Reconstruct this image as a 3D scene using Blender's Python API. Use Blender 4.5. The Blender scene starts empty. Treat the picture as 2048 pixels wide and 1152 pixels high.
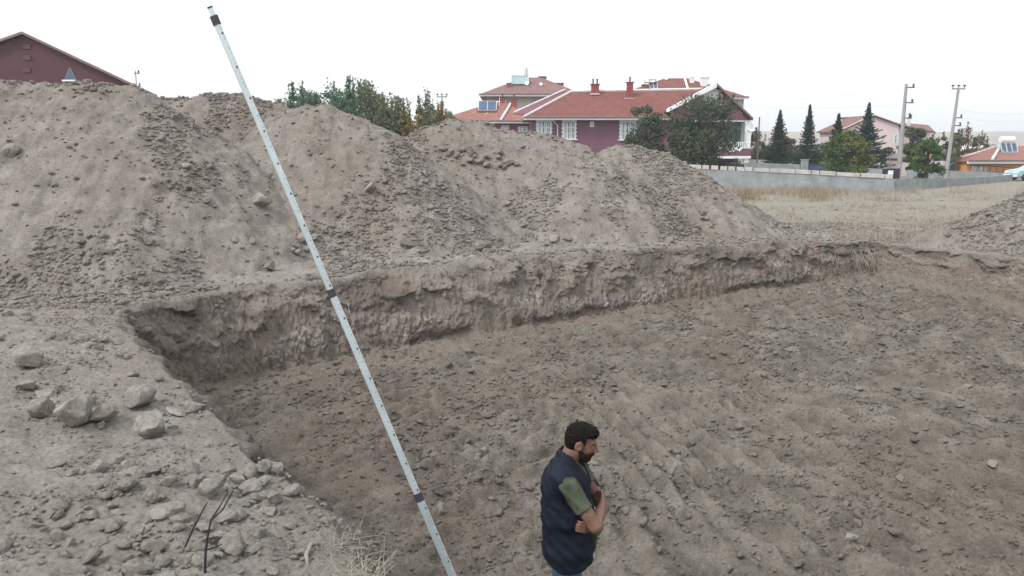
import bpy, math, random
import numpy as np
from mathutils import Vector, Matrix
R = math.radians
# ------------------------------------------------------------------ camera, sky, sun, exposure
scene = bpy.context.scene
PITCH = R(10.3); CP, SP = math.cos(PITCH), math.sin(PITCH); F = 1600.0
cam_d = bpy.data.cameras.new('camera'); cam = bpy.data.objects.new('camera', cam_d)
scene.collection.objects.link(cam); scene.camera = cam
cam_d.sensor_width = 36; cam_d.lens = 36*F/2048
cam_d.clip_start = 0.05; cam_d.clip_end = 9000
cam.location = (0, 0, 0); cam.rotation_euler = (R(90)-PITCH, 0, 0)
scene.render.resolution_x, scene.render.resolution_y = 1024, 576
scene.view_settings.view_transform = 'Standard'; scene.view_settings.look = 'None'
scene.view_settings.exposure = 0.42; scene.view_settings.gamma = 1.0
SUN_EL, SUN_AZ = 48, -125           # azimuth from +Y (view direction), clockwise
w = bpy.data.worlds.new("World"); scene.world = w; w.use_nodes = True
nt = w.node_tree; nt.nodes.clear()
sky = nt.nodes.new('ShaderNodeTexSky'); sky.sky_type = 'NISHITA'; sky.sun_disc = False
sky.sun_elevation = R(SUN_EL); sky.sun_rotation = R(SUN_AZ); sky.air_density = 1.0; sky.dust_density = 6; sky.ozone_density = 1.0
hs = nt.nodes.new('ShaderNodeHueSaturation'); hs.inputs['Saturation'].default_value = 0.18
mx = nt.nodes.new('ShaderNodeMix'); mx.data_type = 'RGBA'; mx.inputs['Factor'].default_value = 0.62
mx.inputs[7].default_value = (10.6, 10.9, 11.0, 1)      # cloud deck, same units as the sky
bg = nt.nodes.new('ShaderNodeBackground'); bg.inputs['Strength'].default_value = 0.125
ow = nt.nodes.new('ShaderNodeOutputWorld')
nt.links.new(sky.outputs[0], hs.inputs['Color']); nt.links.new(hs.outputs[0], mx.inputs[6])
nt.links.new(mx.outputs[2], bg.inputs['Color']); nt.links.new(bg.outputs[0], ow.inputs['Surface'])
sd = bpy.data.lights.new('sun', 'SUN'); sd.energy = 1.5; sd.angle = R(8); sd.color = (1, .97, .93)
so = bpy.data.objects.new('sun', sd); scene.collection.objects.link(so)
_az = R(SUN_AZ); _el = R(SUN_EL)
_dir = Vector((math.sin(_az)*math.cos(_el), math.cos(_az)*math.cos(_el), math.sin(_el)))
so.rotation_euler = _dir.to_track_quat('Z', 'Y').to_euler()
scene.cycles.max_bounces = 6; scene.cycles.diffuse_bounces = 3; scene.cycles.volume_bounces = 1
scene.cycles.transparent_max_bounces = 8

# ------------------------------------------------------------------ helpers
def ray(u, v):
    a = (u-1024)/F; b = -(v-576)/F
    return np.array((a, CP+b*SP, -SP+b*CP))
def P(u, v, y):
    d = ray(u, v); return Vector(d*(y/d[1]))
def Pz(u, v, z):
    d = ray(u, v); return Vector(d*(z/d[2]))
def Z(v, y): return P(1024, v, y).z
def X(u, v, y): return P(u, v, y).x
col = scene.collection

def tag(o, label=None, cat=None, group=None, kind=None):
    if label: o['label'] = label
    if cat: o['category'] = cat
    if group: o['group'] = group
    if kind: o['kind'] = kind
    return o
def empty(name, loc, label, cat, group=None, rz=0):
    o = bpy.data.objects.new(name, None); col.objects.link(o)
    o.location = loc; o.rotation_euler = (0, 0, rz); o.empty_display_size = .2
    return tag(o, label, cat, group)
def mesh_np(name, V, Fc, mats, parent=None, smooth=False, uv=None, mat_idx=None):
    """V (n,3), Fc (m,3|4) or list of arrays of both"""
    me = bpy.data.meshes.new(name)
    fs = Fc if isinstance(Fc, list) else [Fc]
    fs = [np.asarray(f, dtype=np.int32) for f in fs if len(f)]
    me.vertices.add(len(V)); me.vertices.foreach_set('co', np.asarray(V, dtype=np.float32).ravel())
    nl = sum(f.size for f in fs); nf = sum(len(f) for f in fs)
    me.loops.add(nl); me.polygons.add(nf)
    loops = np.concatenate([f.ravel() for f in fs])
    sizes = np.concatenate([np.full(len(f), f.shape[1], dtype=np.int32) for f in fs])
    starts = np.concatenate([[0], np.cumsum(sizes)[:-1]]).astype(np.int32)
    me.loops.foreach_set('vertex_index', loops)
    me.polygons.foreach_set('loop_start', starts)
    me.polygons.foreach_set('use_smooth', np.full(nf, smooth, dtype=bool))
    if mat_idx is not None: me.polygons.foreach_set('material_index', mat_idx.astype(np.int32))
    if uv is not None:
        ul = me.uv_layers.new(name='UVMap'); ul.data.foreach_set('uv', np.asarray(uv, dtype=np.float32)[loops].ravel())
    me.update(calc_edges=True); me.validate()
    for m in (mats if isinstance(mats, (list, tuple)) else [mats]): me.materials.append(m)
    o = bpy.data.objects.new(name, me); col.objects.link(o)
    if parent: o.parent = parent
    return o

class MB:
    """collects shapes in world coordinates; build() writes them relative to the parent's location"""
    def __init__(s): s.v = []; s.f = []
    def add(s, vs, fs):
        n = len(s.v); s.v += [tuple(p) for p in vs]; s.f += [tuple(i+n for i in f) for f in fs]; return s
    def box(s, x0, x1, y0, y1, z0, z1):
        vs = [(x, y, z) for z in (z0, z1) for y in (y0, y1) for x in (x0, x1)]
        return s.add(vs, [(0,2,3,1), (4,5,7,6), (0,1,5,4), (2,6,7,3), (0,4,6,2), (1,3,7,5)])
    def slab(s, pts, t=.12, d=(0, 0, -1)):
        n = len(pts); d = Vector(d)*t; P0 = [Vector(p) for p in pts]
        return s.add(P0+[p+d for p in P0], [tuple(range(n)), tuple(range(2*n-1, n-1, -1))] +
                     [(i, i+n, (i+1) % n+n, (i+1) % n) for i in range(n)])
    def tube(s, pts, rad, n=8, cap=True):
        pts = [Vector(p) for p in pts]
        if not hasattr(rad, '__len__'): rad = [rad]*len(pts)
        b = len(s.v); vs = []; fs = []
        t0 = (pts[1]-pts[0]).normalized()
        a = t0.orthogonal().normalized()
        for i, p in enumerate(pts):
            t = (pts[min(i+1, len(pts)-1)]-pts[max(i-1, 0)]).normalized()
            a = (a-t*a.dot(t)).normalized(); c = t.cross(a)
            for k in range(n):
                an = 2*math.pi*k/n; vs.append(p+(a*math.cos(an)+c*math.sin(an))*rad[i])
        for i in range(len(pts)-1):
            for k in range(n):
                fs.append((i*n+k, i*n+(k+1) % n, (i+1)*n+(k+1) % n, (i+1)*n+k))
        if cap: fs.append(tuple(range(n-1, -1, -1))); fs.append(tuple((len(pts)-1)*n+k for k in range(n)))
        return s.add(vs, fs)
    def build(s, name, mat, parent=None, smooth=False, bevel=0):
        off = Vector((0, 0, 0))
        if parent is not None:
            off = Vector(parent.location); q = parent.parent
            while q is not None: off = off+Vector(q.location); q = q.parent
        me = bpy.data.meshes.new(name); me.from_pydata([tuple(Vector(p)-off) for p in s.v], [], s.f)
        me.update(); me.materials.append(mat)
        if smooth: me.polygons.foreach_set('use_smooth', [True]*len(me.polygons))
        o = bpy.data.objects.new(name, me); col.objects.link(o)
        if parent is not None: o.parent = parent
        if bevel:
            b = o.modifiers.new('bevel', 'BEVEL'); b.width = bevel; b.segments = 2
        return o

# ---- noise (numpy)
def _h(ix, iy, iz, s):
    n = (ix.astype(np.int64)*374761393 + iy.astype(np.int64)*668265263 + iz*2147483647 + s*974634777) & 0xffffffff
    n = ((n ^ (n >> 13))*1274126177) & 0xffffffff
    n = ((n ^ (n >> 16))*2246822519) & 0xffffffff
    return (n ^ (n >> 15)) & 0xffff
_G = np.array([(math.cos(2*math.pi*k/32), math.sin(2*math.pi*k/32)) for k in range(32)], dtype=np.float32)
def gn(x, y, s=0):
    xi = np.floor(x); yi = np.floor(y); fx = (x-xi).astype(np.float32); fy = (y-yi).astype(np.float32)
    u = fx*fx*fx*(fx*(fx*6-15)+10); v = fy*fy*fy*(fy*(fy*6-15)+10)
    def g(dx, dy):
        k = _G[_h(xi+dx, yi+dy, 0, s) & 31]
        return k[..., 0]*(fx-dx)+k[..., 1]*(fy-dy)
    a = g(0, 0); a += u*(g(1, 0)-a); b = g(0, 1); b += u*(g(1, 1)-b)
    return (a+v*(b-a))*1.5
def fbm(x, y, oct=4, s=0, gain=.5):
    r = 0; a = 1; f = 1
    for i in range(oct):
        r = r+a*gn(x*f+i*17.3, y*f-i*9.1, s+i); a *= gain; f *= 2.03
    return r
def lump(x, y, s=0):
    """rounded lumps with creases: cellular distance"""
    xi = np.floor(x); yi = np.floor(y); d = np.full(x.shape, 9., dtype=np.float32)
    for dx in (-1, 0, 1):
        for dy in (-1, 0, 1):
            cx = xi+dx; cy = yi+dy
            px = cx+_h(cx, cy, 0, s)/65536.; py = cy+_h(cx, cy, 1, s)/65536.
            d = np.minimum(d, (px-x)**2+(py-y)**2)
    return 1-np.sqrt(d)          # 1 at cell centre
def ss(a, b, x):
    t = np.clip((x-a)/(b-a), 0, 1); return t*t*(3-2*t)

# ---- materials
MATS = {}
def node_mat(name, rough=1.0, spec=.2):
    m = bpy.data.materials.new(name); m.use_nodes = True
    n = m.node_tree; b = n.nodes['Principled BSDF']; b.inputs['Roughness'].default_value = rough
    b.inputs['Specular IOR Level'].default_value = spec
    MATS[name] = m
    return m, n, b
def N(n, t, **k):
    x = n.nodes.new(t)
    for a, v in k.items(): setattr(x, a, v)
    return x
def noise_n(n, vec, scale, detail=4, rough=.6):
    t = N(n, 'ShaderNodeTexNoise'); t.inputs['Scale'].default_value = scale
    t.inputs['Detail'].default_value = detail; t.inputs['Roughness'].default_value = rough
    if vec is not None: n.links.new(vec, t.inputs['Vector'])
    return t.outputs[0]
def ramp_n(n, fac, stops):
    r = N(n, 'ShaderNodeValToRGB'); n.links.new(fac, r.inputs[0]); e = r.color_ramp.elements
    while len(e) < len(stops): e.new(.5)
    for i, (p, c) in enumerate(stops):
        e[i].position = p; e[i].color = (c if hasattr(c, '__len__') else (c, c, c))[:3] + (1,) if not hasattr(c, '__len__') or len(c) == 3 else c
    return r.outputs[0]
def mix_n(n, f, a, b, mode='MIX'):
    m = N(n, 'ShaderNodeMix', data_type='RGBA', blend_type=mode)
    for sock, v in ((0, f), (6, a), (7, b)):
        if hasattr(v, 'links') or isinstance(v, bpy.types.NodeSocket): n.links.new(v, m.inputs[sock])
        elif sock == 0: m.inputs[0].default_value = v
        else: m.inputs[sock].default_value = tuple(v)+(1,)
    return m.outputs[2]
def bump_n(n, b, h, strength, dist=.02):
    x = N(n, 'ShaderNodeBump'); x.inputs['Strength'].default_value = strength; x.inputs['Distance'].default_value = dist
    n.links.new(h, x.inputs['Height']); n.links.new(x.outputs[0], b.inputs['Normal'])
def simple(name, c, rough=.8, var=.12, scale=3., spec=.3, metal=0, bump=0, bscale=40):
    """plain procedural material: colour with soft blotchy variation"""
    if name in MATS: return MATS[name]
    m, n, b = node_mat(name, rough, spec); b.inputs['Metallic'].default_value = metal
    tc = N(n, 'ShaderNodeTexCoord').outputs['Object']
    f = noise_n(n, tc, scale, 5, .65)
    lo = tuple(x*(1-var) for x in c); hi = tuple(min(1, x*(1+var)) for x in c)
    n.links.new(ramp_n(n, f, [(.3, lo), (.7, hi)]), b.inputs['Base Color'])
    if bump: bump_n(n, b, noise_n(n, tc, bscale, 3), bump, .02)
    return m
def soil_mat(name, a, bb, c, tan=None, strata=False):
    m, n, b = node_mat(name, 1.0, .08)
    g = N(n, 'ShaderNodeNewGeometry').outputs['Position']
    f1 = noise_n(n, g, .35, 3, .6); f2 = noise_n(n, g, 2.6, 6, .62); f3 = noise_n(n, g, 38, 4, .7)
    base = ramp_n(n, f2, [(.32, a), (.5, bb), (.72, c)])
    base = mix_n(n, ramp_n(n, f1, [(.42, 0), (.62, 1)]), base, mix_n(n, .4, base, (a[0]*1.12, a[1]*1.02, a[2]*.94)))
    if tan:
        sx = N(n, 'ShaderNodeSeparateXYZ'); n.links.new(g, sx.inputs[0])
        mr = N(n, 'ShaderNodeMapRange'); mr.inputs[1].default_value = 19.0; mr.inputs[2].default_value = 23
        n.links.new(sx.outputs[1], mr.inputs[0])
        tf = noise_n(n, g, .55, 5, .65)
        tn = ramp_n(n, tf, [(.36, (.235, .218, .194)), (.48, tan), (.6, (.27, .245, .203)), (.72, (.20, .19, .14))])
        base = mix_n(n, mr.outputs[0], base, tn)
        far = N(n, 'ShaderNodeMapRange'); far.inputs[1].default_value = 70.0; far.inputs[2].default_value = 300
        n.links.new(sx.outputs[1], far.inputs[0])
        ff = noise_n(n, g, .012, 5, .6)
        base = mix_n(n, far.outputs[0], base, ramp_n(n, ff, [(.4, (.17, .14, .09)), (.6, (.3, .22, .15))]))
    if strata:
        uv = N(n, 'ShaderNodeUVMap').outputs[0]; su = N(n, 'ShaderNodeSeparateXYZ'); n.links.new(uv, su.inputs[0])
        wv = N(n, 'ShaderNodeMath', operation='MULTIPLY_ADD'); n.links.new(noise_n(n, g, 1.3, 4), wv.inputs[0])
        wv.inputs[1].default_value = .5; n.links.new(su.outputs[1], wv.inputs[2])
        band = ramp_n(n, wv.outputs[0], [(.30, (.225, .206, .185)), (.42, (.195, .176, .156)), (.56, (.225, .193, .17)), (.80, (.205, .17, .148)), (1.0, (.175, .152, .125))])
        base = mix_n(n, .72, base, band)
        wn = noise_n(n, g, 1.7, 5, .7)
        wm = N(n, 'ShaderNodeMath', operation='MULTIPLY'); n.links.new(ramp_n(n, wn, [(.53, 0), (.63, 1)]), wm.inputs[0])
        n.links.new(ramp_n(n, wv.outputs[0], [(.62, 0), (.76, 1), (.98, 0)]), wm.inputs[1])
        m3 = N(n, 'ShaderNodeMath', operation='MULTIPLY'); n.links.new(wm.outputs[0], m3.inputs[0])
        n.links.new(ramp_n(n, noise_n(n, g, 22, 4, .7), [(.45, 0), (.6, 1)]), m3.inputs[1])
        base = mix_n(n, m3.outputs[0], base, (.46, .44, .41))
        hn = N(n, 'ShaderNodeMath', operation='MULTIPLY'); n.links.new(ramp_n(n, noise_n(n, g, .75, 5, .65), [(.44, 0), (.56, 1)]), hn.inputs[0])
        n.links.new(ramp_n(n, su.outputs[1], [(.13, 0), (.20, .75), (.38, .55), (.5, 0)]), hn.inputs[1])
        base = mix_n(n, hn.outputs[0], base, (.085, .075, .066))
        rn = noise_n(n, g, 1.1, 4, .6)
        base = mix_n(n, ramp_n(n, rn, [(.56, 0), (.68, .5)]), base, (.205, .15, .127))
    grain = ramp_n(n, f3, [(.3, .62), (.5, 1.0), (.72, 1.22)])
    base = mix_n(n, 1.0, base, grain, 'MULTIPLY')
    n.links.new(base, b.inputs['Base Color'])
    f5 = noise_n(n, g, 26, 8, .72)
    bump_n(n, b, f5, .9, .03)
    return m
M_top = soil_mat('pale_dry_soil', (.185, .170, .152), (.242, .224, .202), (.31, .292, .268), tan=(.25, .230, .195))
M_heap = soil_mat('excavated_soil', (.165, .149, .133), (.226, .205, .185), (.29, .267, .243))
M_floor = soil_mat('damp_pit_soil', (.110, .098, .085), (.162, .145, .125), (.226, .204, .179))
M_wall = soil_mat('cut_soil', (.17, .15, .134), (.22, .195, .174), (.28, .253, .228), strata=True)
M_rock = soil_mat('dusty_stone', (.22, .205, .182), (.285, .266, .24), (.35, .33, .30))
M_clodd = soil_mat('clod_soil', (.125, .112, .098), (.18, .163, .144), (.25, .23, .206))
# ------------------------------------------------------------------ terrain
def g_base(x, y):
    z = np.interp(y, [-50, 0, 6, 10, 18, 45, 75, 130, 400, 1200], [-1.95, -1.95, -1.98, -2.05, -2.25, -2.72, -2.9, -3.6, -9, -12])
    z = z + .25*ss(2.5, -3, x+.55*y-1.0)*ss(12, 5, y)*ss(-1, 3, y)          # bank swells to the left of the cut
    z = z + .18*ss(11.5, 13.5, y)*ss(18.3, 16.8, y)*ss(8.5, 7, x)                # low berm along the far cut
    return z
def G(x, y):
    n = .045*fbm(x*.9, y*.9, 3, 3) + .022*fbm(x*5, y*5, 3, 11) + .010*(lump(x*9, y*9, 5)-.4) + .006*fbm(x*28, y*28, 2, 8)
    near = ss(60, 25, y)
    rough = .03*(lump(x*3.2, y*3.2, 21)-.4)*ss(5, 0, x+.2*y)*ss(13, 9, y)
    hills = np.where(y > 500, 34*ss(700, 1500, y)*(.8+.25*gn(x*.0016, y*.0016, 7)+.05*gn(x*.008, y*.008, 9)), 0)
    return g_base(x, y)+n*(.3+.7*near)+rough+hills
def FL0(x, y): return -3.47+.036*(y-4.7)+.010*np.maximum(0, x-3)-.13*ss(-.5, -3.5, x)*ss(6, 8.5, y)
def rows(x, y):
    wx = x+.16*gn(x*.7, y*.7, 31)+.03*gn(x*4, y*4, 34); wy = y+.16*gn(x*.7, y*.7, 32)+.03*gn(x*4, y*4, 35)
    rr = np.hypot(wx+.2, wy-14.0); th = np.arctan2(wx+.2, 14.0-wy)
    fan = np.sin(th*150+.5*np.sin(rr*.8)); left = np.sin((-.65*wx+.76*wy)*2*np.pi/.30); far = np.sin((-.5*wx+.87*wy)*2*np.pi/.32)
    m2 = ss(.4, 1.1, x+.10*(9-y)+.4*gn(x*.4, y*.4, 40)) * ss(11.0, 10, y+.5*gn(x*.6, y*.6, 42))
    m1 = ss(1.1, .4, x+.10*(9-y)+.4*gn(x*.4, y*.4, 40))*ss(11.5, 10, y)
    m3 = (1-m1)*(1-m2)
    brk = .35+.65*ss(-.4, .2, gn(x*1.2, y*1.5, 41))
    tr = .74+.26*np.sin(rr*2*np.pi/.30+1.2*gn(x*2, y*2, 43)); tl = .74+.26*np.sin((.76*wx+.65*wy)*2*np.pi/.30+1.2*gn(x*2, y*2, 44))
    return brk*(m1*left*1.0*tl+m2*fan*1.15*tr+.8*m3*far*tl)
def FL(x, y):
    """pit floor with the raked rows the bucket teeth left"""
    z = FL0(x, y)
    z = z+rows(x, y)*.066
    z = z+.05*fbm(x*.7, y*.7, 2, 50)+.036*fbm(x*3.1, y*3.1, 3, 51)+.03*(lump(x*3.6, y*3.6, 52)-.45)*(.5+ss(-.2,.3,gn(x*.8,y*.8,53)))
    z = z+.016*(lump(x*11, y*11, 54)-.4)+.008*fbm(x*30, y*30, 2, 55)
    return z
# pit outline (counter-clockwise walk: near end, west edge, corner, north edge, far corner, east)
zt = -1.97
WEST = [(.9, 2.0), (-.15, 2.35)]+[tuple(Pz(u, v, zt).xy) for u, v in ((800, 1165), (740, 1120), (665, 1055), (585, 985), (500, 955), (462, 890), (405, 815), (345, 775), (300, 715), (255, 655), (228, 612))]
NORTH = [tuple(Pz(u, v, z).xy) for u, v, z in ((420, 582, -2.06), (700, 550, -2.03), (900, 529, -1.97), (1050, 513, -1.97), (1280, 499, -2.0), (1480, 489, -2.05), (1640, 481, -2.14), (1742, 484, -2.26))]
EAST = [tuple(Pz(u, v, z).xy) for u, v, z in ((1800, 494, -2.27), (1880, 503, -2.25), (1970, 514, -2.24), (2060, 527, -2.22), (2200, 550, -2.2))]+[(12.5, 8.5), (10.5, 3.5), (6.0, 1.6)]
PIT = np.array(WEST+NORTH+EAST)
def sdist(px, py, poly=PIT):
    """signed distance, negative inside"""
    d = np.full(px.shape, 1e9); ins = np.zeros(px.shape, bool); n = len(poly)
    for i in range(n):
        ax, ay = poly[i]; bx, by = poly[(i+1) % n]; ex, ey = bx-ax, by-ay
        wx, wy = px-ax, py-ay; t = np.clip((wx*ex+wy*ey)/(ex*ex+ey*ey), 0, 1)
        d = np.minimum(d, (wx-ex*t)**2+(wy-ey*t)**2)
        c = ((ay <= py) & (by > py) & (ex*wy > ey*wx)) | ((ay > py) & (by <= py) & (ex*wy < ey*wx))
        ins ^= c
    return np.where(ins, -1, 1)*np.sqrt(d)

def polar(rs, th, fn, keep, name, mat):
    Rr, T = np.meshgrid(rs, th, indexing='ij')
    x = Rr*np.sin(T); y = Rr*np.cos(T); z = fn(x, y)
    nr, nth = x.shape
    idx = np.arange(nr*nth).reshape(nr, nth)
    q = np.stack([idx[:-1, :-1], idx[1:, :-1], idx[1:, 1:], idx[:-1, 1:]], -1).reshape(-1, 4)
    k = keep(x, y).ravel()
    q = q[k[q].all(1)]
    used = np.zeros(nr*nth, bool); used[q.ravel()] = True
    remap = np.cumsum(used)-1
    V = np.stack([x.ravel(), y.ravel(), z.ravel()], 1)[used]
    q = remap[q][:, ::-1]
    return mesh_np(name, V, q, mat, smooth=True)
def radii(a, b, f1, lo):
    r = [a]
    while r[-1] < b: r.append(r[-1]+max(lo, f1*r[-1]))
    return np.array(r)
thf = np.concatenate([np.linspace(-math.pi, -.72, 40), np.arange(-.70, .70, .0019), np.linspace(.72, math.pi, 40)])
near_r = radii(1.4, 26, .0030, .014); far_r = radii(near_r[-1]*1.004, 3500, .022, .05)
gr = polar(np.concatenate([[.05, .5], near_r, far_r]), thf, G, lambda x, y: (np.where(y > 0, 1, 1)*sdist(x, y) > .16) | (np.hypot(x, y) > 26), 'ground', M_top)
tag(gr, kind='structure')
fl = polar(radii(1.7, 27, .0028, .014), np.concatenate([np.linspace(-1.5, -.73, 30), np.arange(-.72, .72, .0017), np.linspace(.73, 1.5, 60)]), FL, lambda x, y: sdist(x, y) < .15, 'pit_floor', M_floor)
tag(fl, kind='structure')

# cut faces of the pit
def wall():
    # side, closed walk; fine along the north face
    pts = WEST+NORTH+EAST+[WEST[0]]
    seg = []
    for i in range(len(pts)-1):
        a = np.array(pts[i]); b = np.array(pts[i+1]); L = np.linalg.norm(b-a)
        mid = (a+b)/2; dd = .013 if (mid[1] > 8.5) else .05
        n = max(2, int(L/dd)); t = np.arange(n)/n
        seg.append(a[None]+(b-a)[None]*t[:, None])
    path = np.concatenate(seg+[np.array(pts[-1])[None]])
    ds = np.r_[0, np.cumsum(np.linalg.norm(np.diff(path, axis=0), axis=1))]
    # smooth outline
    for _ in range(3):
        k = 13; pad = np.concatenate([np.repeat(path[:1], k, 0), path, np.repeat(path[-1:], k, 0)])
        path = np.stack([np.convolve(pad[:, j], np.ones(2*k+1)/(2*k+1), 'valid') for j in (0, 1)], 1)
    tg = np.gradient(path, axis=0); tg /= np.linalg.norm(tg, axis=1)[:, None]+1e-9
    # interior lies to the right of the walk (west edge goes +y, pit at +x)
    nrm = np.stack([tg[:, 1], -tg[:, 0]], 1)
    for _ in range(2):
        k = 25; pad = np.concatenate([np.repeat(nrm[:1], k, 0), nrm, np.repeat(nrm[-1:], k, 0)])
        nrm = np.stack([np.convolve(pad[:, j], np.ones(2*k+1)/(2*k+1), 'valid') for j in (0, 1)], 1)
    nt_ = 130
    t = np.linspace(0, 1, nt_)
    # profile: offset into pit and fraction of drop
    tk = [0, .12, .2, .36, .55, .75, .88, 1]
    zf = np.interp(t, tk, [0, 0, .06, .25, .56, .875, .965, 1.0])
    offN = np.interp(t, tk, [-.32, -.06, .08, .34, .50, .66, .84, 1.15])
    offW = np.interp(t, tk, [-.3, -.06, .03, .08, .1, .14, .22, .5])
    offE = np.interp(t, tk, [-.4, -.05, .05, .14, .24, .36, .55, .95])
    s = ds; S, T = np.meshgrid(s, t, indexing='ij')
    iy = path[:, 1]; ix = path[:, 0]
    sN0 = s[np.argmin(np.hypot(ix-NORTH[0][0], iy-NORTH[0][1]))]; sN1 = s[np.argmin(np.hypot(ix-NORTH[-1][0], iy-NORTH[-1][1]))]
    wN = ss(sN0-1.2, sN0, s)*(1-ss(sN1-.2, sN1+.5, s)); wE = ss(sN1-.2, sN1+.6, s); wW = 1-wN-wE
    hf = np.clip((g_base(path[:, 0], path[:, 1])-FL0(path[:, 0], path[:, 1]))/1.2, .3, 1.1)[:, None]
    off = (wN[:, None]*offN*np.where(T > .15, .66+.34*ss(-4.0, -.5, path[:, 0])[:, None], 1)+wE[:, None]*offE)*np.where(T > .15, hf, 1)+wW[:, None]*offW
    amp = ss(.05, .25, T)*ss(1.0, .86, T)*(.4+.6*ss(.86, .7, T))
    edge = .09*fbm(S*1.2, S*0+3, 3, 60)*ss(0, .2, T)*ss(1.0, .7, T)
    vert = .038*(fbm(S*3.4, T*1.2, 4, 61))            # upright ribs
    rib = -.035*np.abs(gn(S*5.5+.8*gn(S, T*3, 5), T*1.8, 62))*ss(.3, .5, T)
    pm = ss(-.25, .35, gn(S*.55, T*2.2, 90)+.25*ss(.55, .1, T)); blk = .055*(lump(S*2.6+.3*gn(S*3, T*8, 4), T*4, 63)-.5)+(.05*(lump(S*8.5, T*12, 64)-.5)+.03*(lump(S*19, T*27, 66)-.5))*(.18+.82*pm)+.018*fbm(S*22, T*26, 3, 65)
    crum = .17*np.clip(fbm(S*1.8, T*5, 4, 68), -.1, 1)*ss(.1, .25, T)*ss(.6, .4, T)
    under = -.11*ss(.1, .5, gn(S*.8+.5*gn(S*3, T, 8), T*0+1.5, 67))*ss(.66, .74, T)*ss(.86, .78, T)
    disp = edge+amp*(vert+rib+blk+crum)*(1-.35*wE[:, None])+under*(wN[:, None])
    o = off+disp
    x = path[:, 0][:, None]+nrm[:, 0][:, None]*o; y = path[:, 1][:, None]+nrm[:, 1][:, None]*o
    zfn = np.clip(zf[None]+amp*(.035*fbm(S*2.5, T*7, 3, 69)+.02*(lump(S*11, T*15, 70)-.5)), 0, 1)
    z = (1-zfn)*G(x, y)+zfn*FL(x, y)+.006*np.sin(np.pi*T)
    n0, n1 = x.shape; idx = np.arange(n0*n1).reshape(n0, n1)
    q = np.stack([idx[:-1, :-1], idx[1:, :-1], idx[1:, 1:], idx[:-1, 1:]], -1).reshape(-1, 4)
    V = np.stack([x.ravel(), y.ravel(), z.ravel()], 1)
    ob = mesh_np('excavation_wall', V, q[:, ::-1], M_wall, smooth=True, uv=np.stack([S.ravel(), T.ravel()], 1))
    tag(ob, kind='structure')
    return V.reshape(n0, n1, 3), wN
WV, WNm = wall()

# ------------------------------------------------------------------ soil heaps
HEAPS = [
 ('broad pale soil heap at the far left, tallest of the row',
  [(-420, 120, 15.2), (-150, 150, 15.3), (0, 164, 15.4), (60, 168, 15.4), (120, 172, 15.5), (230, 170, 15.6), (262, 180, 15.6)], .74, 101),
 ('soil heap second from the left with clods along its crest, behind the staff',
  [(345, 200, 18.9), (380, 191, 18.9), (415, 186, 19.0), (470, 190, 19.0), (545, 213, 19.2)], .74, 102),
 ('rounded soil heap in the middle in front of the sapling trees',
  [(600, 214, 17.7), (640, 211, 17.6), (690, 228, 17.5), (715, 242, 17.4)], .73, 103),
 ('long soil heap with a cluster of loose stones near its top',
  [(870, 254, 20.2), (900, 245, 20.4), (950, 248, 20.6), (1010, 258, 20.6), (1070, 268, 20.2), (1112, 276, 19.9), (1136, 282, 19.7)], .72, 104),
 ('low soil heap at the right end of the row, ending at the grey wall',
  [(1240, 294, 22.5), (1262, 290, 22.5), (1300, 302, 22.3), (1330, 320, 22.0)], .62, 105),
 ('brown soil heap cut off by the right edge of the picture, beside the dry field',
  [(2100, 385, 17.0), (2200, 350, 17.0), (2400, 330, 17.0)], .52, 106),
]
def ridge_pts(spec):
    w_ = [np.array(P(*q)) for q in spec]; out = []
    for a, b in zip(w_[:-1], w_[1:]):
        n = max(1, int(np.linalg.norm(b-a)/.18)); out += [a+(b-a)*k/n for k in range(n)]
    return np.array(out+[w_[-1]])
HR = [(ridge_pts(h[1]), h[2], h[3]) for h in HEAPS]
def heap_h(i, x, y):
    rp, sl, sd_ = HR[i]
    slv = sl*(1+.10*gn(x*.35, y*.2, sd_)); r0 = .45
    h = np.full(x.shape, -99., dtype=np.float64)
    for k in range(len(rp)):
        d2 = (x-rp[k, 0])**2+(y-rp[k, 1])**2
        h = np.maximum(h, rp[k, 2]+slv*(r0-np.sqrt(d2+r0*r0)))
    # spread the foot a little
    g = g_base(x, y); sdd = sdist(x, y)
    lim = g-.1+np.maximum(0, sdd-(.75+.25*gn(x*.6, y*.6, sd_+9)))*.95; kk = .25; t_ = np.clip(.5+.5*(lim-h)/kk, 0, 1); h = lim+(h-lim)*t_-kk*t_*(1-t_)
    h = h+(.10*fbm(x*.7, y*.45, 3, sd_+1)+.05*fbm(x*2.6+.3*y, y*.9, 3, sd_+2)+.035*fbm(x*4.5, y*4.5, 3, sd_+3))*ss(.3, 1.2, sdd)
    h = h+.03*(lump(x*4.5, y*4.5, sd_+4)-.45)*ss(-.1, .4, gn(x*.8, y*.6, sd_+5))+.014*(lump(x*12, y*12, sd_+6)-.4)+.008*fbm(x*25, y*25, 2, sd_+7)
    return h
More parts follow.
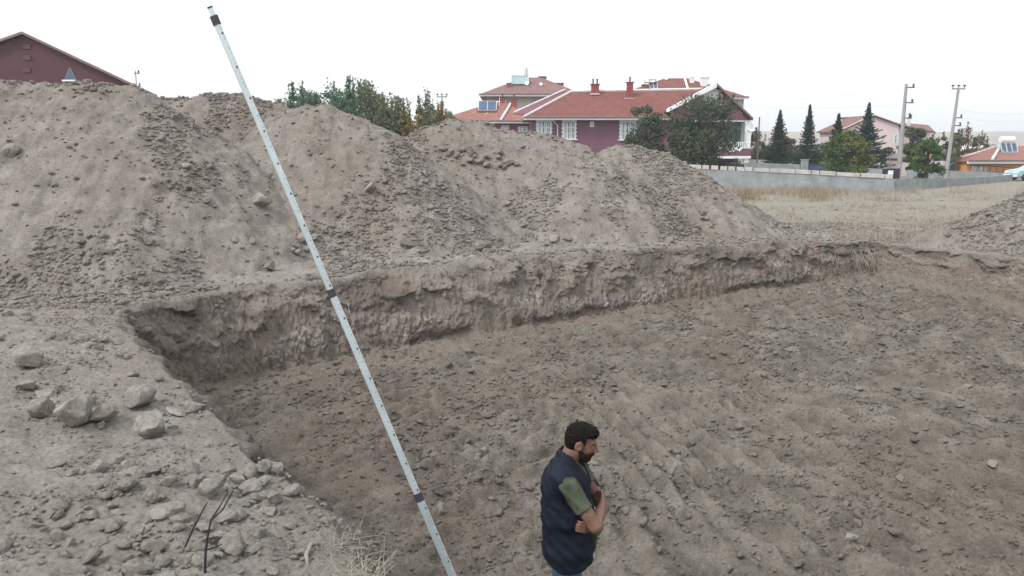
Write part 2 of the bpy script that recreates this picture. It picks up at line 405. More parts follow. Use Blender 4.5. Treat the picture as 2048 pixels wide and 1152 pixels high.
for i, (lab, spec, sl, sd_) in enumerate(HEAPS):
    rp = HR[i][0]; zg = -2.3
    ext = (rp[:, 2].max()-zg)/sl+.7
    x0, x1 = rp[:, 0].min()-ext, rp[:, 0].max()+ext; y0, y1 = rp[:, 1].min()-ext, rp[:, 1].max()+ext
    x0 = max(x0, -16); x1 = min(x1, 17)
    dx = .026; ys = np.concatenate([np.arange(y0, rp[:, 1].max()+.8, dx), np.arange(rp[:, 1].max()+.8, y1, .12)])
    x, y = np.meshgrid(np.arange(x0, x1, dx*1.05), ys)
    z = heap_h(i, x, y)
    n0, n1 = x.shape; idx = np.arange(n0*n1).reshape(n0, n1)
    q = np.stack([idx[:-1, :-1], idx[:-1, 1:], idx[1:, 1:], idx[1:, :-1]], -1).reshape(-1, 4)
    k = (z > g_base(x, y)-.12).ravel() & ~((sdist(x, y) < .12).ravel())
    q = q[k[q].all(1)]; used = np.zeros(n0*n1, bool); used[q.ravel()] = True; remap = np.cumsum(used)-1
    c = np.array([rp[:, 0].mean(), rp[:, 1].mean(), zg])
    V = np.stack([x.ravel(), y.ravel(), z.ravel()], 1)[used]-c
    o = mesh_np('soil_heap', V, remap[q], M_heap, smooth=True); o.location = c
    tag(o, lab, 'soil heap', 'heaps of excavated soil round the pit')
def H(x, y):
    """top surface anywhere outside the cut faces"""
    s = sdist(x, y); h = G(x, y)
    for i in range(len(HR)): h = np.maximum(h, np.where(s > .1, heap_h(i, x, y), -99))
    return np.where(s < -.5, FL(x, y), h)
def hit(u, v, y0=2.5, y1=60):
    """where the sight line through a photo pixel meets the ground"""
    d = ray(u, v); t = np.exp(np.linspace(math.log(y0), math.log(y1), 900))
    p = d[None]/d[1]*t[:, None]; hh = H(p[:, 0], p[:, 1])
    k = np.argmax(p[:, 2] < hh)
    return Vector((p[k, 0], p[k, 1], hh[k]))

# ------------------------------------------------------------------ stones and clods
def icos(sub):
    t = (1+5**.5)/2
    v = [(-1,t,0),(1,t,0),(-1,-t,0),(1,-t,0),(0,-1,t),(0,1,t),(0,-1,-t),(0,1,-t),(t,0,-1),(t,0,1),(-t,0,-1),(-t,0,1)]
    f = [(0,11,5),(0,5,1),(0,1,7),(0,7,10),(0,10,11),(1,5,9),(5,11,4),(11,10,2),(10,7,6),(7,1,8),(3,9,4),(3,4,2),(3,2,6),(3,6,8),(3,8,9),(4,9,5),(2,4,11),(6,2,10),(8,6,7),(9,8,1)]
    v = [np.array(p)/np.linalg.norm(p) for p in v]
    for _ in range(sub):
        c = {}; nf = []
        def md(a, b):
            k = (min(a, b), max(a, b))
            if k not in c: m = v[a]+v[b]; v.append(m/np.linalg.norm(m)); c[k] = len(v)-1
            return c[k]
        for a, b, d in f:
            x, y, z = md(a, b), md(b, d), md(d, a); nf += [(a, x, z), (b, y, x), (d, z, y), (x, y, z)]
        f = nf
    return np.array(v), np.array(f)
rng = np.random.default_rng(7)
def rock_v(sub, cuts, jit, r=None):
    r = r or rng; v, f = icos(sub); v = v.copy()
    for _ in range(cuts):
        n = r.normal(size=3); n /= np.linalg.norm(n); d = r.uniform(.45, .85)
        e = np.maximum(0, v@n-d); v -= e[:, None]*n
    v += r.normal(size=v.shape)*jit
    return v*np.array([1, r.uniform(.7, .95), r.uniform(.55, .8)]), f
TS = [rock_v(0, 3, .10) for _ in range(12)]
TM = [rock_v(1, 7, .035) for _ in range(12)]
def rot_mats(n):
    q = rng.normal(size=(n, 4)); q /= np.linalg.norm(q, axis=1)[:, None]; w_, x, y, z = q.T
    return np.stack([1-2*(y*y+z*z), 2*(x*y-z*w_), 2*(x*z+y*w_), 2*(x*y+z*w_), 1-2*(x*x+z*z), 2*(y*z-x*w_), 2*(x*z-y*w_), 2*(y*z+x*w_), 1-2*(x*x+y*y)], 1).reshape(n, 3, 3)
def scatter(name, pts, size, T, mat, label, cat):
    Vs = []; Fs = []; off = 0; kind = rng.integers(0, len(T), len(pts)); Rm = rot_mats(len(pts))
    for k, (tv, tf) in enumerate(T):
        m = kind == k; n = m.sum()
        if not n: continue
        v = np.einsum('nij,vj->nvi', Rm[m], tv)*size[m][:, None, None]; v[..., 2] *= .75
        v += pts[m][:, None]; Vs.append(v.reshape(-1, 3))
        Fs.append((tf[None]+(np.arange(n)*len(tv))[:, None, None]+off).reshape(-1, 3)); off += n*len(tv)
    o = mesh_np(name, np.concatenate(Vs), np.concatenate(Fs), mat, smooth=False)
    return tag(o, label, cat, kind='stuff')
def cast_pts(n, u0, u1, v0, v1):
    pass
def sample_area(n, x0, x1, y0, y1, dens, power=0):
    x = rng.uniform(x0, x1, n*3); y = y0+(y1-y0)*rng.uniform(0, 1, n*3)**(1+power)
    vis = np.abs(x) < .70*y+.6
    x, y = x[vis], y[vis]; k = dens(x, y) > rng.uniform(0, 1, len(x)); x, y = x[k][:n], y[k][:n]
    return x, y
# floor
x, y = sample_area(60000, -5, 9, 3, 18.5, lambda x, y: (sdist(x, y) < -.55)*(.22+.78*ss(-.25, .4, fbm(x*.9, y*.9, 3, 201)))*(.3+.7*ss(.25, -.5, rows(x, y))), .5)
s_ = .009+.022*rng.power(1.0, len(x))**3*1.0; s_ *= (.8+.05*y)
scatter('soil_crumbs', np.stack([x, y, FL(x, y)+s_*.35], 1), s_, TS, M_clodd, 'small brown crumbs of soil strewn over the pit floor', 'soil crumbs')
x, y = sample_area(9500, -5, 9, 3, 18.5, lambda x, y: (sdist(x, y) < -.5)*(.08+.92*ss(-.1, .45, fbm(x*.7+9, y*.7, 3, 203)))*(.25+.75*ss(.2, -.5, rows(x, y))), .4)
s_ = .022+.055*rng.uniform(0, 1, len(x))**3.2; s_ *= (.85+.02*y)
scatter('clods', np.stack([x, y, FL(x, y)+s_*.3], 1), s_, TM, M_clodd, 'brown lumps of earth lying on the raked pit floor', 'clods')
# crumbs caught on the cut face and at its foot
_n = 9000; ii = rng.integers(0, WV.shape[0], _n); jj = np.where(rng.uniform(0, 1, _n) < .45, rng.integers(12, 52, _n), rng.integers(92, 126, _n))
_k = (WNm[ii] > .5) & (fbm(ii*.012, jj*.06, 3, 220) > -.05); ii, jj = ii[_k], jj[_k]; p_ = WV[ii, jj]
s_ = .010+.042*rng.uniform(0, 1, len(ii))**4
scatter('wall_crumbs', p_+np.array([0, 0, 1.])*(s_*.3)[:, None], s_, TS, M_clodd, 'crumbs of soil caught on the cut face of the pit and fallen to its foot', 'soil crumbs')
# heaps + berm
def dens_h(x, y):
    return (sdist(x, y) > .12)*(.07+.93*ss(.0, .4, fbm(x*.6, y*.34, 4, 205)+.42*ss(2.0, .2, H(x, y)-g_base(x, y))-.16))
x, y = sample_area(70000, -13, 12, 9.5, 23.5, dens_h)
s_ = .010+.05*rng.uniform(0, 1, len(x))**4
scatter('heap_gravel', np.stack([x, y, H(x, y)+s_*.3], 1), s_, TS, M_heap, 'small crumbly stones covering the heap slopes', 'gravel')
x, y = sample_area(7500, -13, 12, 9.5, 23.5, dens_h)
s_ = .028+.075*rng.uniform(0, 1, len(x))**4.0
scatter('heap_clods', np.stack([x, y, H(x, y)+s_*.25], 1), s_, TM, M_heap, 'fist sized lumps of earth on the heap slopes and along their foot', 'clods')
# clods caught along the crests
cx = []; cy = []
for i in (0, 1, 3, 4):
    rp = HR[i][0]; k = rng.integers(0, len(rp), 150 if i in (1, 3) else 70); cx.append(rp[k, 0]+rng.normal(size=len(k))*.22); cy.append(rp[k, 1]+rng.normal(size=len(k))*.22)
x = np.concatenate(cx); y = np.concatenate(cy); s_ = .02+.07*rng.uniform(0, 1, len(x))**2.5
scatter('crest_clods', np.stack([x, y, H(x, y)+s_*.35], 1), s_, TM, M_heap, 'lumps of earth standing out along the crests of the heaps', 'clods')
# near left bank
x, y = sample_area(16000, -7, .3, 2.6, 11, lambda x, y: (sdist(x, y) > .0)*(.1+.9*ss(-.2, .4, fbm(x*1.2, y*1.2, 3, 207))), .2)
s_ = .005+.016*rng.uniform(0, 1, len(x))**3
scatter('bank_gravel', np.stack([x, y, H(x, y)+s_*.4], 1), s_, TS, M_top, 'fine grey gravel on the near bank', 'gravel')
x, y = sample_area(2500, -7, .3, 2.6, 11, lambda x, y: (sdist(x, y) > .02)*(.07+.93*ss(-.02, .4, fbm(x*1.0, y*1.0, 3, 209)-.4*ss(4.2, 5.6, y)+.6*ss(1.1, .3, np.hypot(x+1.3, y-3.8)))), .3)
s_ = .015+.065*rng.uniform(0, 1, len(x))**3
scatter('bank_clods', np.stack([x, y, H(x, y)+s_*.3], 1), s_, TM, M_top, 'grey lumps of dry earth on the near bank', 'clods')
# far field pebbles
x, y = sample_area(5000, -4, 28, 17, 42, lambda x, y: (sdist(x, y) > .3)*ss(-.2, .5, fbm(x*.3, y*.3, 3, 211)))
s_ = .02+.05*rng.uniform(0, 1, len(x))**3
scatter('field_pebbles', np.stack([x, y, H(x, y)+s_*.3], 1), s_, TS, M_rock, 'scattered pebbles on the dry field', 'pebbles')

BIG = [(rock_v(3, 11, .006), rock_v(3, 14, .005)) for _ in range(6)]
_big_me = []
def big_mesh(seed, cuts, flat):
    r = np.random.default_rng(seed); v, f = icos(3); v = v.copy()
    for _ in range(cuts):
        n = r.normal(size=3); n /= np.linalg.norm(n); d = r.uniform(.5, .82); e = np.maximum(0, v@n-d); v -= e[:, None]*n*.96
    a, b = v[:, 0]*2.2+seed, v[:, 1]*2.2+v[:, 2]*1.7
    v *= (1+.10*fbm(a, b, 5, seed))[:, None]
    return v*np.array([1, .85, flat]), f
def stone(u, v, wpx, label, cat='stone', flat=.7, group=None, seed=None, mat=None, cuts=13, name='stone', sink=.22, tall=1):
    p = hit(u, v+wpx*.12); ax = p.y/(CP+(-(v-576)/F)*SP)
    r = wpx/2/F*ax
    sd_ = seed or int(u*7+v); V, f = big_mesh(sd_, cuts, flat*tall)
    a = random.Random(sd_).uniform(0, 6.28)
    o = mesh_np(name, V*r, f, mat or M_rock, smooth=True); o.rotation_euler = (.3*math.sin(a*3), .3*math.cos(a*5), a)
    o.location = p+Vector((0, 0, r*flat*tall*(1-sink)-.01))
    tag(o, label, cat, group)
    return o
BK = 'large stones on the near bank'
for a in [
 (62, 727, 66, 'pale angular stone alone at the left edge, first above the row of lumps', .8, 1),
 (50, 774, 48, 'flat pale stone directly below the angular stone at the left edge', .5, 1),
 (95, 790, 48, 'low grey lump right beside the flat pale stone', .5, 1),
 (80, 826, 70, 'rounded lump at the left end of the row of big lumps', .7, 1),
 (152, 842, 98, 'biggest rounded lump of the near bank, in the middle of the row', .75, 1),
 (172, 801, 40, 'small round stone behind the biggest lump', .7, 1),
 (207, 836, 66, 'smooth grey lump leaning on the biggest one', .7, 1),
 (282, 806, 66, 'pointed wedge of earth standing at the pit edge', .8, 1.35),
 (302, 866, 76, 'blocky pale boulder with a dark underside near the pit edge', .85, 1),
 (387, 818, 52, 'dark grey clod balanced on the pit edge beside the corner', .6, 1),
 (350, 826, 44, 'thin grey slab between the wedge and the dark clod', .4, 1),
 (232, 918, 56, 'flat pale stone alone below the blocky boulder', .5, 1),
 (424, 980, 84, 'broad pale boulder with a flat top above the black twigs', .6, 1),
 (334, 1020, 70, 'long low pale slab left of the black twigs', .5, 1),
 (452, 1040, 46, 'grey stone just below the broad flat topped boulder', .7, 1),
 (412, 1054, 40, 'stone behind the stem of the black twigs', .7, 1),
 (468, 1098, 70, 'square pale block at the foot of the black twigs', .85, 1),
 (440, 1072, 44, 'brownish slab wedged above the square block', .5, 1),
 (478, 1036, 36, 'rounded stone right of the black twigs', .8, 1),
 (548, 1003, 40, 'pointed stone near the brink above the dry straw', .8, 1.1),
 (543, 1024, 30, 'small stone tucked under the pointed stone at the brink', .7, 1),
 (520, 1066, 36, 'low stone between the square block and the straw', .6, 1),
 (376, 1118, 42, 'rounded stone left of the foot of the black twigs', .6, 1),
 (545, 1142, 34, 'bright pale pebble at the bottom left of the straw', .6, 1),
 (435, 1110, 32, 'small stone touching the left side of the square block', .6, 1),
 (505, 1100, 44, 'dusty stone right of the square block', .55, 1)]:
    stone(a[0], a[1], a[2], a[3], flat=a[4], tall=a[5], group=BK)
for a in [
 (524, 408, 46, 'large round stone halfway up the second heap, just left of the staff'),
 (741, 382, 32, 'dark stone alone on the slope of the middle heap, right of the staff'),
 (1338, 486, 32, 'tan boulder sitting by itself on the ledge at the foot of the right hand heaps'),
 (26, 306, 44, 'pale stone high on the left slope at the picture edge'),
 (738, 421, 22, 'pale stone below the dark one on the middle heap'),
 (752, 442, 20, 'small pale stone lowest of the pair on the middle heap'),
 (372, 335, 26, 'round stone in the hollow between the first two heaps'),
 (165, 490, 24, 'grey stone low on the left heap'),
 (540, 537, 34, 'oval stone at the foot of the second heap, left of the staff'),
 (814, 494, 34, 'angular stone at the foot of the middle heap right of the staff'),
 (968, 500, 36, 'low wide stone on the ledge under the long heap'),
 (1108, 482, 32, 'left one of two stones at the foot of the long heap'),
 (1134, 480, 24, 'right one of two stones at the foot of the long heap'),
 (1015, 412, 18, 'pale stone on the upper slope of the long heap')]:
    stone(a[0], a[1], a[2], a[3], group='large stones on the heaps', mat=M_heap if a[1] > 420 else M_rock)
for k, (u, v, s_) in enumerate([(605, 480, 30), (590, 492, 26), (612, 500, 24), (596, 507, 22), (617, 490, 26), (585, 505, 18), (627, 478, 22), (606, 514, 16)]):
    stone(u, v, s_, 'rounded stone in the pile at the foot of the second heap beside the staff', group='stones piled beside the staff', seed=300+k)
for k in range(26):
    rr = random.Random(k*5+1); t = rr.random()
    u = 888+t*150+rr.uniform(-6, 6); v = 306+t*26+rr.uniform(-14, 14)
    stone(u, v, rr.uniform(11, 22), 'stone in the loose cluster near the top of the long heap', group='stones clustered on the long heap', seed=340+k, mat=M_heap)
for k in range(16):
    rr = random.Random(k*7+3)
    stone(1330+rr.uniform(0, 130), 430+rr.uniform(-8, 34), rr.uniform(9, 17), 'stone in the spread at the foot of the rightmost heap of the row', group='stones at the foot of the low heap', seed=380+k, mat=M_heap)
for k, (u, v, s_) in enumerate([(1828, 885, 22), (1985, 932, 26), (1700, 1083, 32), (885, 1020, 34), (1640, 870, 20), (1480, 1115, 26), (1287, 1048, 30), (1800, 960, 22), (1320, 1102, 24), (1800, 930, 16)]):
    lab = ['round clod', 'pale stone', 'broad pale stone', 'rounded clod right of the lower staff collar', 'small round clod', 'flat clod', 'pale lump in front of the man', 'low pale stone', 'dark clod', 'small oval clod'][k]
    where = [' on the floor between two raked rows at right', ' near the right edge of the pit floor', ' at the bottom right of the pit floor', '', ' in the middle of the raked rows', ' near the bottom edge, right of the man', ' where he looks', ' among the rows right of centre', ' low down just right of the man', ' just above the low pale stone'][k]
    stone(u, v, s_, lab+where, cat='clod', group='big clods on the pit floor', mat=M_clodd if k not in (1, 2, 7) else M_rock, seed=420+k, name='clod')
# ------------------------------------------------------------------ building materials
def tile_mat(name, a, b_, c, rows=3.2):
    m, n, b = node_mat(name, .85, .25)
    g = N(n, 'ShaderNodeNewGeometry').outputs['Position']
    f = noise_n(n, g, 1.3, 6, .7); base = ramp_n(n, f, [(.3, a), (.5, b_), (.72, c)])
    sp = noise_n(n, g, 9, 3, .8); base = mix_n(n, ramp_n(n, sp, [(.55, 0), (.75, .4)]), base, tuple(x*.6 for x in b_))
    n.links.new(base, b.inputs['Base Color'])
    wv = N(n, 'ShaderNodeTexWave', wave_type='BANDS', bands_direction='X'); wv.inputs['Scale'].default_value = 1.25; wv.inputs['Distortion'].default_value = .3
    w2 = N(n, 'ShaderNodeTexWave', wave_type='BANDS', bands_direction='Z', wave_profile='SAW'); w2.inputs['Scale'].default_value = 1.9; w2.inputs['Distortion'].default_value = .3
    n.links.new(g, wv.inputs['Vector']); n.links.new(g, w2.inputs['Vector'])
    ad = N(n, 'ShaderNodeMath', operation='ADD'); n.links.new(wv.outputs[1], ad.inputs[0]); n.links.new(w2.outputs[1], ad.inputs[1])
    bump_n(n, b, ad.outputs[0], .45, .05)
    return m
T_red = tile_mat('red_roof_tile', (.14, .052, .046), (.18, .068, .059), (.215, .096, .083))
T_brown = tile_mat('weathered_roof_tile', (.16, .09, .085), (.20, .115, .108), (.25, .155, .145))
T_old = tile_mat('old_red_roof_tile', (.21, .095, .08), (.26, .12, .10), (.31, .17, .14))
C_mar = simple('maroon_render', (.17, .082, .118), .9, .10, .9, bump=.2)
C_mar2 = simple('maroon_gable_render', (.18, .075, .092), .9, .12, 1.5)
C_chim = simple('red_chimney_render', (.24, .07, .06), .9, .15, 2)
C_white = simple('white_paint', (.74, .76, .78), .6, .06, 2)
C_dirty = simple('dirty_white_paint', (.60, .60, .60), .8, .18, 3)
C_pink = simple('pale_pink_render', (.60, .50, .50), .9, .08, 1.0)
C_teal = simple('pale_teal_render', (.36, .43, .43), .9, .08, 1.0)
C_lav = simple('lavender_render', (.55, .52, .58), .9, .10, 1.0)
C_yel = simple('pale_yellow_render', (.60, .62, .54), .9, .08, 1)
C_blk = simple('concrete_block', (.44, .425, .41), .95, .22, 2.5, bump=.4, bscale=12)
C_ren = simple('grey_cement_render', (.26, .282, .296), .95, .26, 1.6, bump=.3, bscale=6)
C_conc = simple('pole_concrete', (.30, .30, .31), .9, .15, 2)
C_dark = simple('dark_metal', (.035, .035, .045), .5, .2, 3)
C_glass = simple('window_glass', (.10, .13, .17), .12, .3, 1.2, spec=.6)
C_curt = simple('lace_curtain', (.58, .63, .66), .9, .25, 5)
C_frame = simple('window_frame', (.66, .72, .75), .5, .05, 3)
C_panel = simple('solar_panel', (.055, .09, .16), .2, .25, 2, spec=.6)
C_panel2 = simple('glazed_collector', (.25, .36, .38), .2, .2, 2, spec=.6)
C_galv = simple('galvanised_metal', (.5, .55, .58), .4, .1, 4, metal=.3)
C_orange = simple('orange_render', (.58, .28, .10), .9, .10, 1)
C_brown = simple('brown_metal_sheet', (.085, .036, .043), .7, .10, 1.2)
C_gutter = simple('gutter', (.17, .13, .13), .6, .2, 3)
C_shade = simple('painted_recess_shade', (.10, .08, .085), .9, .2, 2)  # shade of the basement recess, put into the colour

def window(root, x0, x1, z0, z1, y, quoin=True, bars=True, cols=3, rows=2, frame=None, nx=0):
    """window frame standing proud of a wall whose face is at y (facing -y)"""
    m = MB(); q = .16
    if quoin:
        m.box(x0-q, x1+q, y-.05, y-.004, z1, z1+q*1.1); m.box(x0-q*1.6, x1+q*1.6, y-.12, y-.004, z0-.1, z0)
        nq = int((z1-z0)/.17)
        for k in range(nq):
            e = q if k % 2 else q*.55; zz = z0+(z1-z0)*k/nq
            m.box(x0-e, x0, y-.05, y-.004, zz, zz+(z1-z0)/nq); m.box(x1, x1+e, y-.05, y-.004, zz, zz+(z1-z0)/nq)
    t = .06
    m.box(x0, x0+t, y-.04, y-.003, z0, z1); m.box(x1-t, x1, y-.04, y-.003, z0, z1)
    m.box(x0+t, x1-t, y-.04, y-.003, z0, z0+t); m.box(x0+t, x1-t, y-.04, y-.003, z1-t, z1)
    f = m.build('window', frame or C_frame, root)
    m = MB(); m.box(x0+t, x1-t, y-.015, y-.002, z0+t, z1-t); m.build('pane', C_glass, f)
    m = MB(); h = (z1-z0)
    for k in range(cols*2):
        a = x0+t+(x1-x0-2*t)*(k+.12)/(cols*2); b = a+(x1-x0-2*t)*.72/(cols*2)*(.75+.25*math.sin(k*2.3))
        m.box(a, b, y-.026, y-.016, z0+t, z1-t-.1*h*((k*37 % 5)/5))
    m.build('curtain', C_curt, f)
    m = MB()
    for k in range(1, cols): a = x0+(x1-x0)*k/cols; m.box(a-.03, a+.03, y-.045, y-.027, z0+t, z1-t)
    for k in range(1, rows+1): a = z0+(z1-z0)*k/(rows+1); m.box(x0+t, x1-t, y-.055, y-.046, a-.022, a+.022)
    if bars:
        for k in range(1, cols*2): a = x0+(x1-x0)*k/(cols*2); m.box(a-.008, a+.008, y-.07, y-.057, z0, z1)
    m.build('window_bars', C_white, f)
    return f
def chimney(root, x, y, z0, z1, w_, mat=None, pots=2, cap=.1, name='chimney'):
    m = MB(); m.box(x-w_/2, x+w_/2, y-w_*.4, y+w_*.4, z0, z1-.08); c = m.build(name, mat or C_chim, root)
    m = MB(); m.box(x-w_/2-cap, x+w_/2+cap, y-w_*.4-cap, y+w_*.4+cap, z1-.08, z1); m.build('chimney_cap', mat or C_chim, c)
    for k in range(pots):
        xx = x+(k-(pots-1)/2)*w_*.55; m = MB(); m.tube([(xx, y, z1), (xx, y, z1+.42)], .075, 8); m.box(xx-.11, xx+.11, y-.09, y+.09, z1+.42, z1+.47)
        m.build('chimney_pot', C_dark, c)
    return c
def dish(root, p, r, aim=(-.3, -.9, .35), mat=None):
    a = Vector(aim).normalized(); u_ = a.orthogonal().normalized(); v_ = a.cross(u_); m = MB(); vs = []; fs = []
    p = Vector(p)
    for i in range(5):
        rr = r*i/4; d = .25*rr*rr/r
        for k in range(16):
            an = 2*math.pi*k/16; vs.append(p+u_*rr*math.cos(an)+v_*rr*math.sin(an)+a*d)
    for i in range(4):
        for k in range(16): fs.append((i*16+k, i*16+(k+1) % 16, (i+1)*16+(k+1) % 16, (i+1)*16+k))
    m.add(vs, fs); m.add([q-a*.03 for q in vs], [f[::-1] for f in fs]); m.tube([p-a*.03, p-a*.3, p-a*.35-Vector((0, 0, r*1.3))], .035, 6)
    m.tube([p-v_*r*.9, p+a*r*.9], .015, 5)
    return m.build('satellite_dish', mat or C_white, root)
def solar(root, x, y, z, w_, h, tilt=35, panes=3, tank=True, pm=None, tank_up=False):
    """collector facing -y with its tank"""
    c, s = math.cos(R(tilt)), math.sin(R(tilt)); m = MB()
    m.slab([(x, y, z), (x+w_, y, z), (x+w_, y+h*c, z+h*s), (x, y+h*c, z+h*s)], .08, (0, .5, -.85)); f = m.build('solar_collector', pm or C_panel, root)
    m = MB()
    for k in range(panes+1):
        a = x+w_*k/panes; m.tube([(a, y-.02, z+.03), (a, y+h*c-.02, z+h*s+.03)], .045, 4)
    for t in (0, 1): m.tube([(x, y+h*c*t-.02, z+h*s*t+.03), (x+w_, y+h*c*t-.02, z+h*s*t+.03)], .045, 4)
    m.build('collector_frame', C_galv, f)
    if tank:
        m = MB(); zz = z+h*s+.32
        m.tube([(x+.1, y+h*c+.2, zz), (x+w_-.1, y+h*c+.2, zz)], .28, 12); t_ = m.build('water_tank', C_white, root, smooth=False)
        m = MB()
        for a in (x+.15, x+w_-.15): m.tube([(a, y+h*c+.2, zz-.2), (a, y+h*c+.2, z-.2)], .04, 5); m.tube([(a, y+h*c+.2, zz-.2), (a, y, z)], .03, 5)
        m.build('stand', C_galv, root)
def ground_z(x, y): return float(g_base(np.array([x]), np.array([y]))[0])

# ------------------------------------------------------------------ maroon house
def house_maroon():
    Y = 75.0; b = P(1280, 340, Y); root = empty('house', (b.x, Y+4, ground_z(b.x, Y+4)), 'two storey maroon house with red tiled roof and white edged gable behind the big trees', 'house')
    zg = root.location.z-.6; ze = Z(236, Y); xl, xr, xm = X(1063, 240, Y), X(1497, 240, Y), X(1428, 240, Y); D = 10.5
    m = MB(); m.box(xl, xm, Y, Y+D, zg, ze); m.box(xm, xr-.2, Y+1.9, Y+D-.003, zg, ze-.003); wl = m.build('wall', C_mar, root)
    # main roof: eave, ridge, hip left end as gable with double verge
    rz = Z(184, Y+5.2); ry = Y+5.2; e0 = X(1048, 234, Y-.7); e1 = X(1500, 234, Y-.7); r0 = X(1142, 184, ry); r1 = X(1412, 180, ry); rz1 = Z(179, ry)
    m = MB(); m.slab([(e0, Y-.7, ze+.05), (e1-.4, Y-.7, ze+.05), (r1, ry, rz1), (r0, ry, rz)], .14)
    m.slab([(r0, ry+.01, rz), (r1, ry+.01, rz1), (e1-.4, Y+D+.7, ze), (e0, Y+D+.7, ze)], .14)
    m.slab([(e0+.02, Y-.65, ze+.03), (r0, ry, rz-.02), (e0+.02, Y+D+.6, ze-.02)], .14); m.build('roof', T_red, root)
    m = MB(); m.tube([(r0, ry, rz+.05), (r1, ry, rz1+.05)], .13, 6); m.tube([(e0, Y-.7, ze+.1), (r0, ry, rz+.05)], .12, 6)
    m.tube([(e0-.9, Y+1.3, ze+.55), (r0-.5, ry+1.5, rz+.32)], .10, 6); m.build('ridge_cap', C_dirty, root)
    m = MB(); m.slab([(e0-.95, Y+1.3, ze+.5), (e0+.1, Y+.2, ze+.35), (r0-.05, ry+.1, rz-.1), (r0-.5, ry+1.5, rz+.2)], .12); m.build('verge_board', C_mar2, root)
    m = MB(); m.box(e0, X(1346, 236, Y-.7), Y-.82, Y-.71, ze-.20, ze+.0); m.build('fascia', C_white, root)
    m = MB(); m.tube([(e0, Y-.9, ze+.04), (X(1346, 236, Y-.7), Y-.9, ze+.04)], .075, 6); m.build('gutter', C_gutter, root)
    xd = X(1112, 240, Y); m = MB(); m.tube([(xd-.35, Y-.85, ze), (xd-.3, Y-.6, ze-.25), (xd+.15, Y-.08, ze-.7), (xd+.2, Y-.08, zg)], .055, 6); m.build('downpipe', C_dirty, root)
    # windows
    for u0, u1, v0, v1 in ((1075, 1101, 243, 277), (1127, 1150, 243, 278), (1242, 1270, 244, 279)):
        window(root, X(u0, 250, Y), X(u1, 250, Y), Z(v1, Y), Z(v0, Y), Y)
    window(root, X(1180, 250, Y), X(1188, 250, Y), Z(254, Y), Z(243, Y), Y, quoin=False, cols=2, rows=1, frame=C_white)
    # cross gable
    G0 = Y-1.6; pk = P(1432, 171, G0); lf = P(1336, 223, G0); rt = P(1504, 240, G0); zb = Z(240, G0)
    xa = X(1346, 230, G0)
    m = MB(); m.slab([(lf.x+.3, G0+.15, zb), (rt.x-.15, G0+.15, zb), (pk.x, G0+.15, pk.z-.12), (lf.x+.3, G0+.15, lf.z-.1)], .25, (0, 1, 0)); m.build('gable_wall', C_mar2, root)
    pu0, pu1 = X(1408, 200, G0), X(1445, 200, G0)
    def zat(x): return pk.z-(pk.x-x)*(pk.z-lf.z)/(pk.x-lf.x) if x < pk.x else pk.z-(x-pk.x)*(pk.z-rt.z)/(rt.x-pk.x)
    m = MB(); m.slab([(pu0, G0+.08, Z(222, G0)), (pu1, G0+.08, Z(230, G0)), (pu1, G0+.08, zat(pu1)-.2), (pk.x, G0+.08, pk.z-.2), (pu0, G0+.08, zat(pu0)-.2)], .066, (0, 1, 0)); m.build('gable_panel', C_lav, root)
    window(root, X(1420, 195, G0), X(1428, 195, G0), Z(201, G0), Z(186, G0), G0+.075, quoin=False, bars=False, cols=1, rows=0)
    m = MB()
    for s_, q in ((-1, lf), (1, rt)):
        m.slab([(pk.x, G0-.35, pk.z+.12), (q.x, G0-.35, q.z+.12), (q.x, Y+6, q.z+.12), (pk.x, Y+6, pk.z+.12)][::s_], .14)
    m.build('gable_roof', T_red, root)
    m = MB(); m.slab([(pk.x, G0-.36, pk.z+.26), (lf.x-.05, G0-.36, lf.z+.24), (lf.x-.05, G0-.36, lf.z-.05), (pk.x, G0-.36, pk.z-.18)], .9, (0, 1, 0))
    m.build('white_verge', C_white, root)
    m = MB(); m.slab([(pk.x, G0-.365, pk.z+.2), (pk.x, G0-.365, pk.z+.02), (rt.x, G0-.365, rt.z+.02), (rt.x, G0-.365, rt.z+.2)], .1, (0, 1, 0)); m.build('dark_verge', C_gutter, root)
    # balcony wing
    zc = Z(243, Y-1.4); zd = Z(297, Y-1.4); z3 = Z(312, Y-1.4); z4 = Z(317, Y-1.4)
    m = MB(); m.box(X(1345, 240, G0), rt.x-.1, G0+.2, Y-.01, zc, zb+.0); m.build('soffit_beam', C_white, root)
    m = MB(); m.box(xm, xr-.25, Y+1.8, Y+1.895, zd, zb); m.box(xr-.6, xr-.25, Y+.1, Y+1.8, zd, zb); m.build('porch_wall', C_teal, root)
    xb0 = X(1425, 300, Y-1.4)
    m = MB(); m.box(xb0-2.2, xr-.1, Y-1.5, Y-1.3, z3, zd-.0); m.box(xr-.25, xr-.1, Y-1.3, Y+1.9, z3, zd-.003); m.build('balcony_parapet', C_mar, root)
    m = MB(); m.box(xb0-2.2, xr-.05, Y-1.55, Y+1.85, z4, z3-.002); m.build('balcony_slab', C_white, root)
    zr = Z(284, Y-1.4); xr0 = X(1437, 290, Y-1.4)
    m = MB(); m.box(xr0, xr-.1, Y-1.45, Y-1.36, zr-.06, zr); m.box(xr0, xr-.1, Y-1.45, Y-1.36, zd+.02, zd+.09)
    k = xr0
    while k < xr-.15: m.tube([(k, Y-1.405, zd+.09), (k, Y-1.405, zr-.06)], [.045, .06], 6); k += .2
    xq = (xr0+xr)/2; m.slab([(xq-.9, Y-1.53, zd+.05), (xq-.62, Y-1.53, zd-.28), (xq+.4, Y-1.53, zd-.28), (xq+.68, Y-1.53, zd+.05)], .028, (0, 1, 0))
    m.build('balcony_railing', C_white, root)
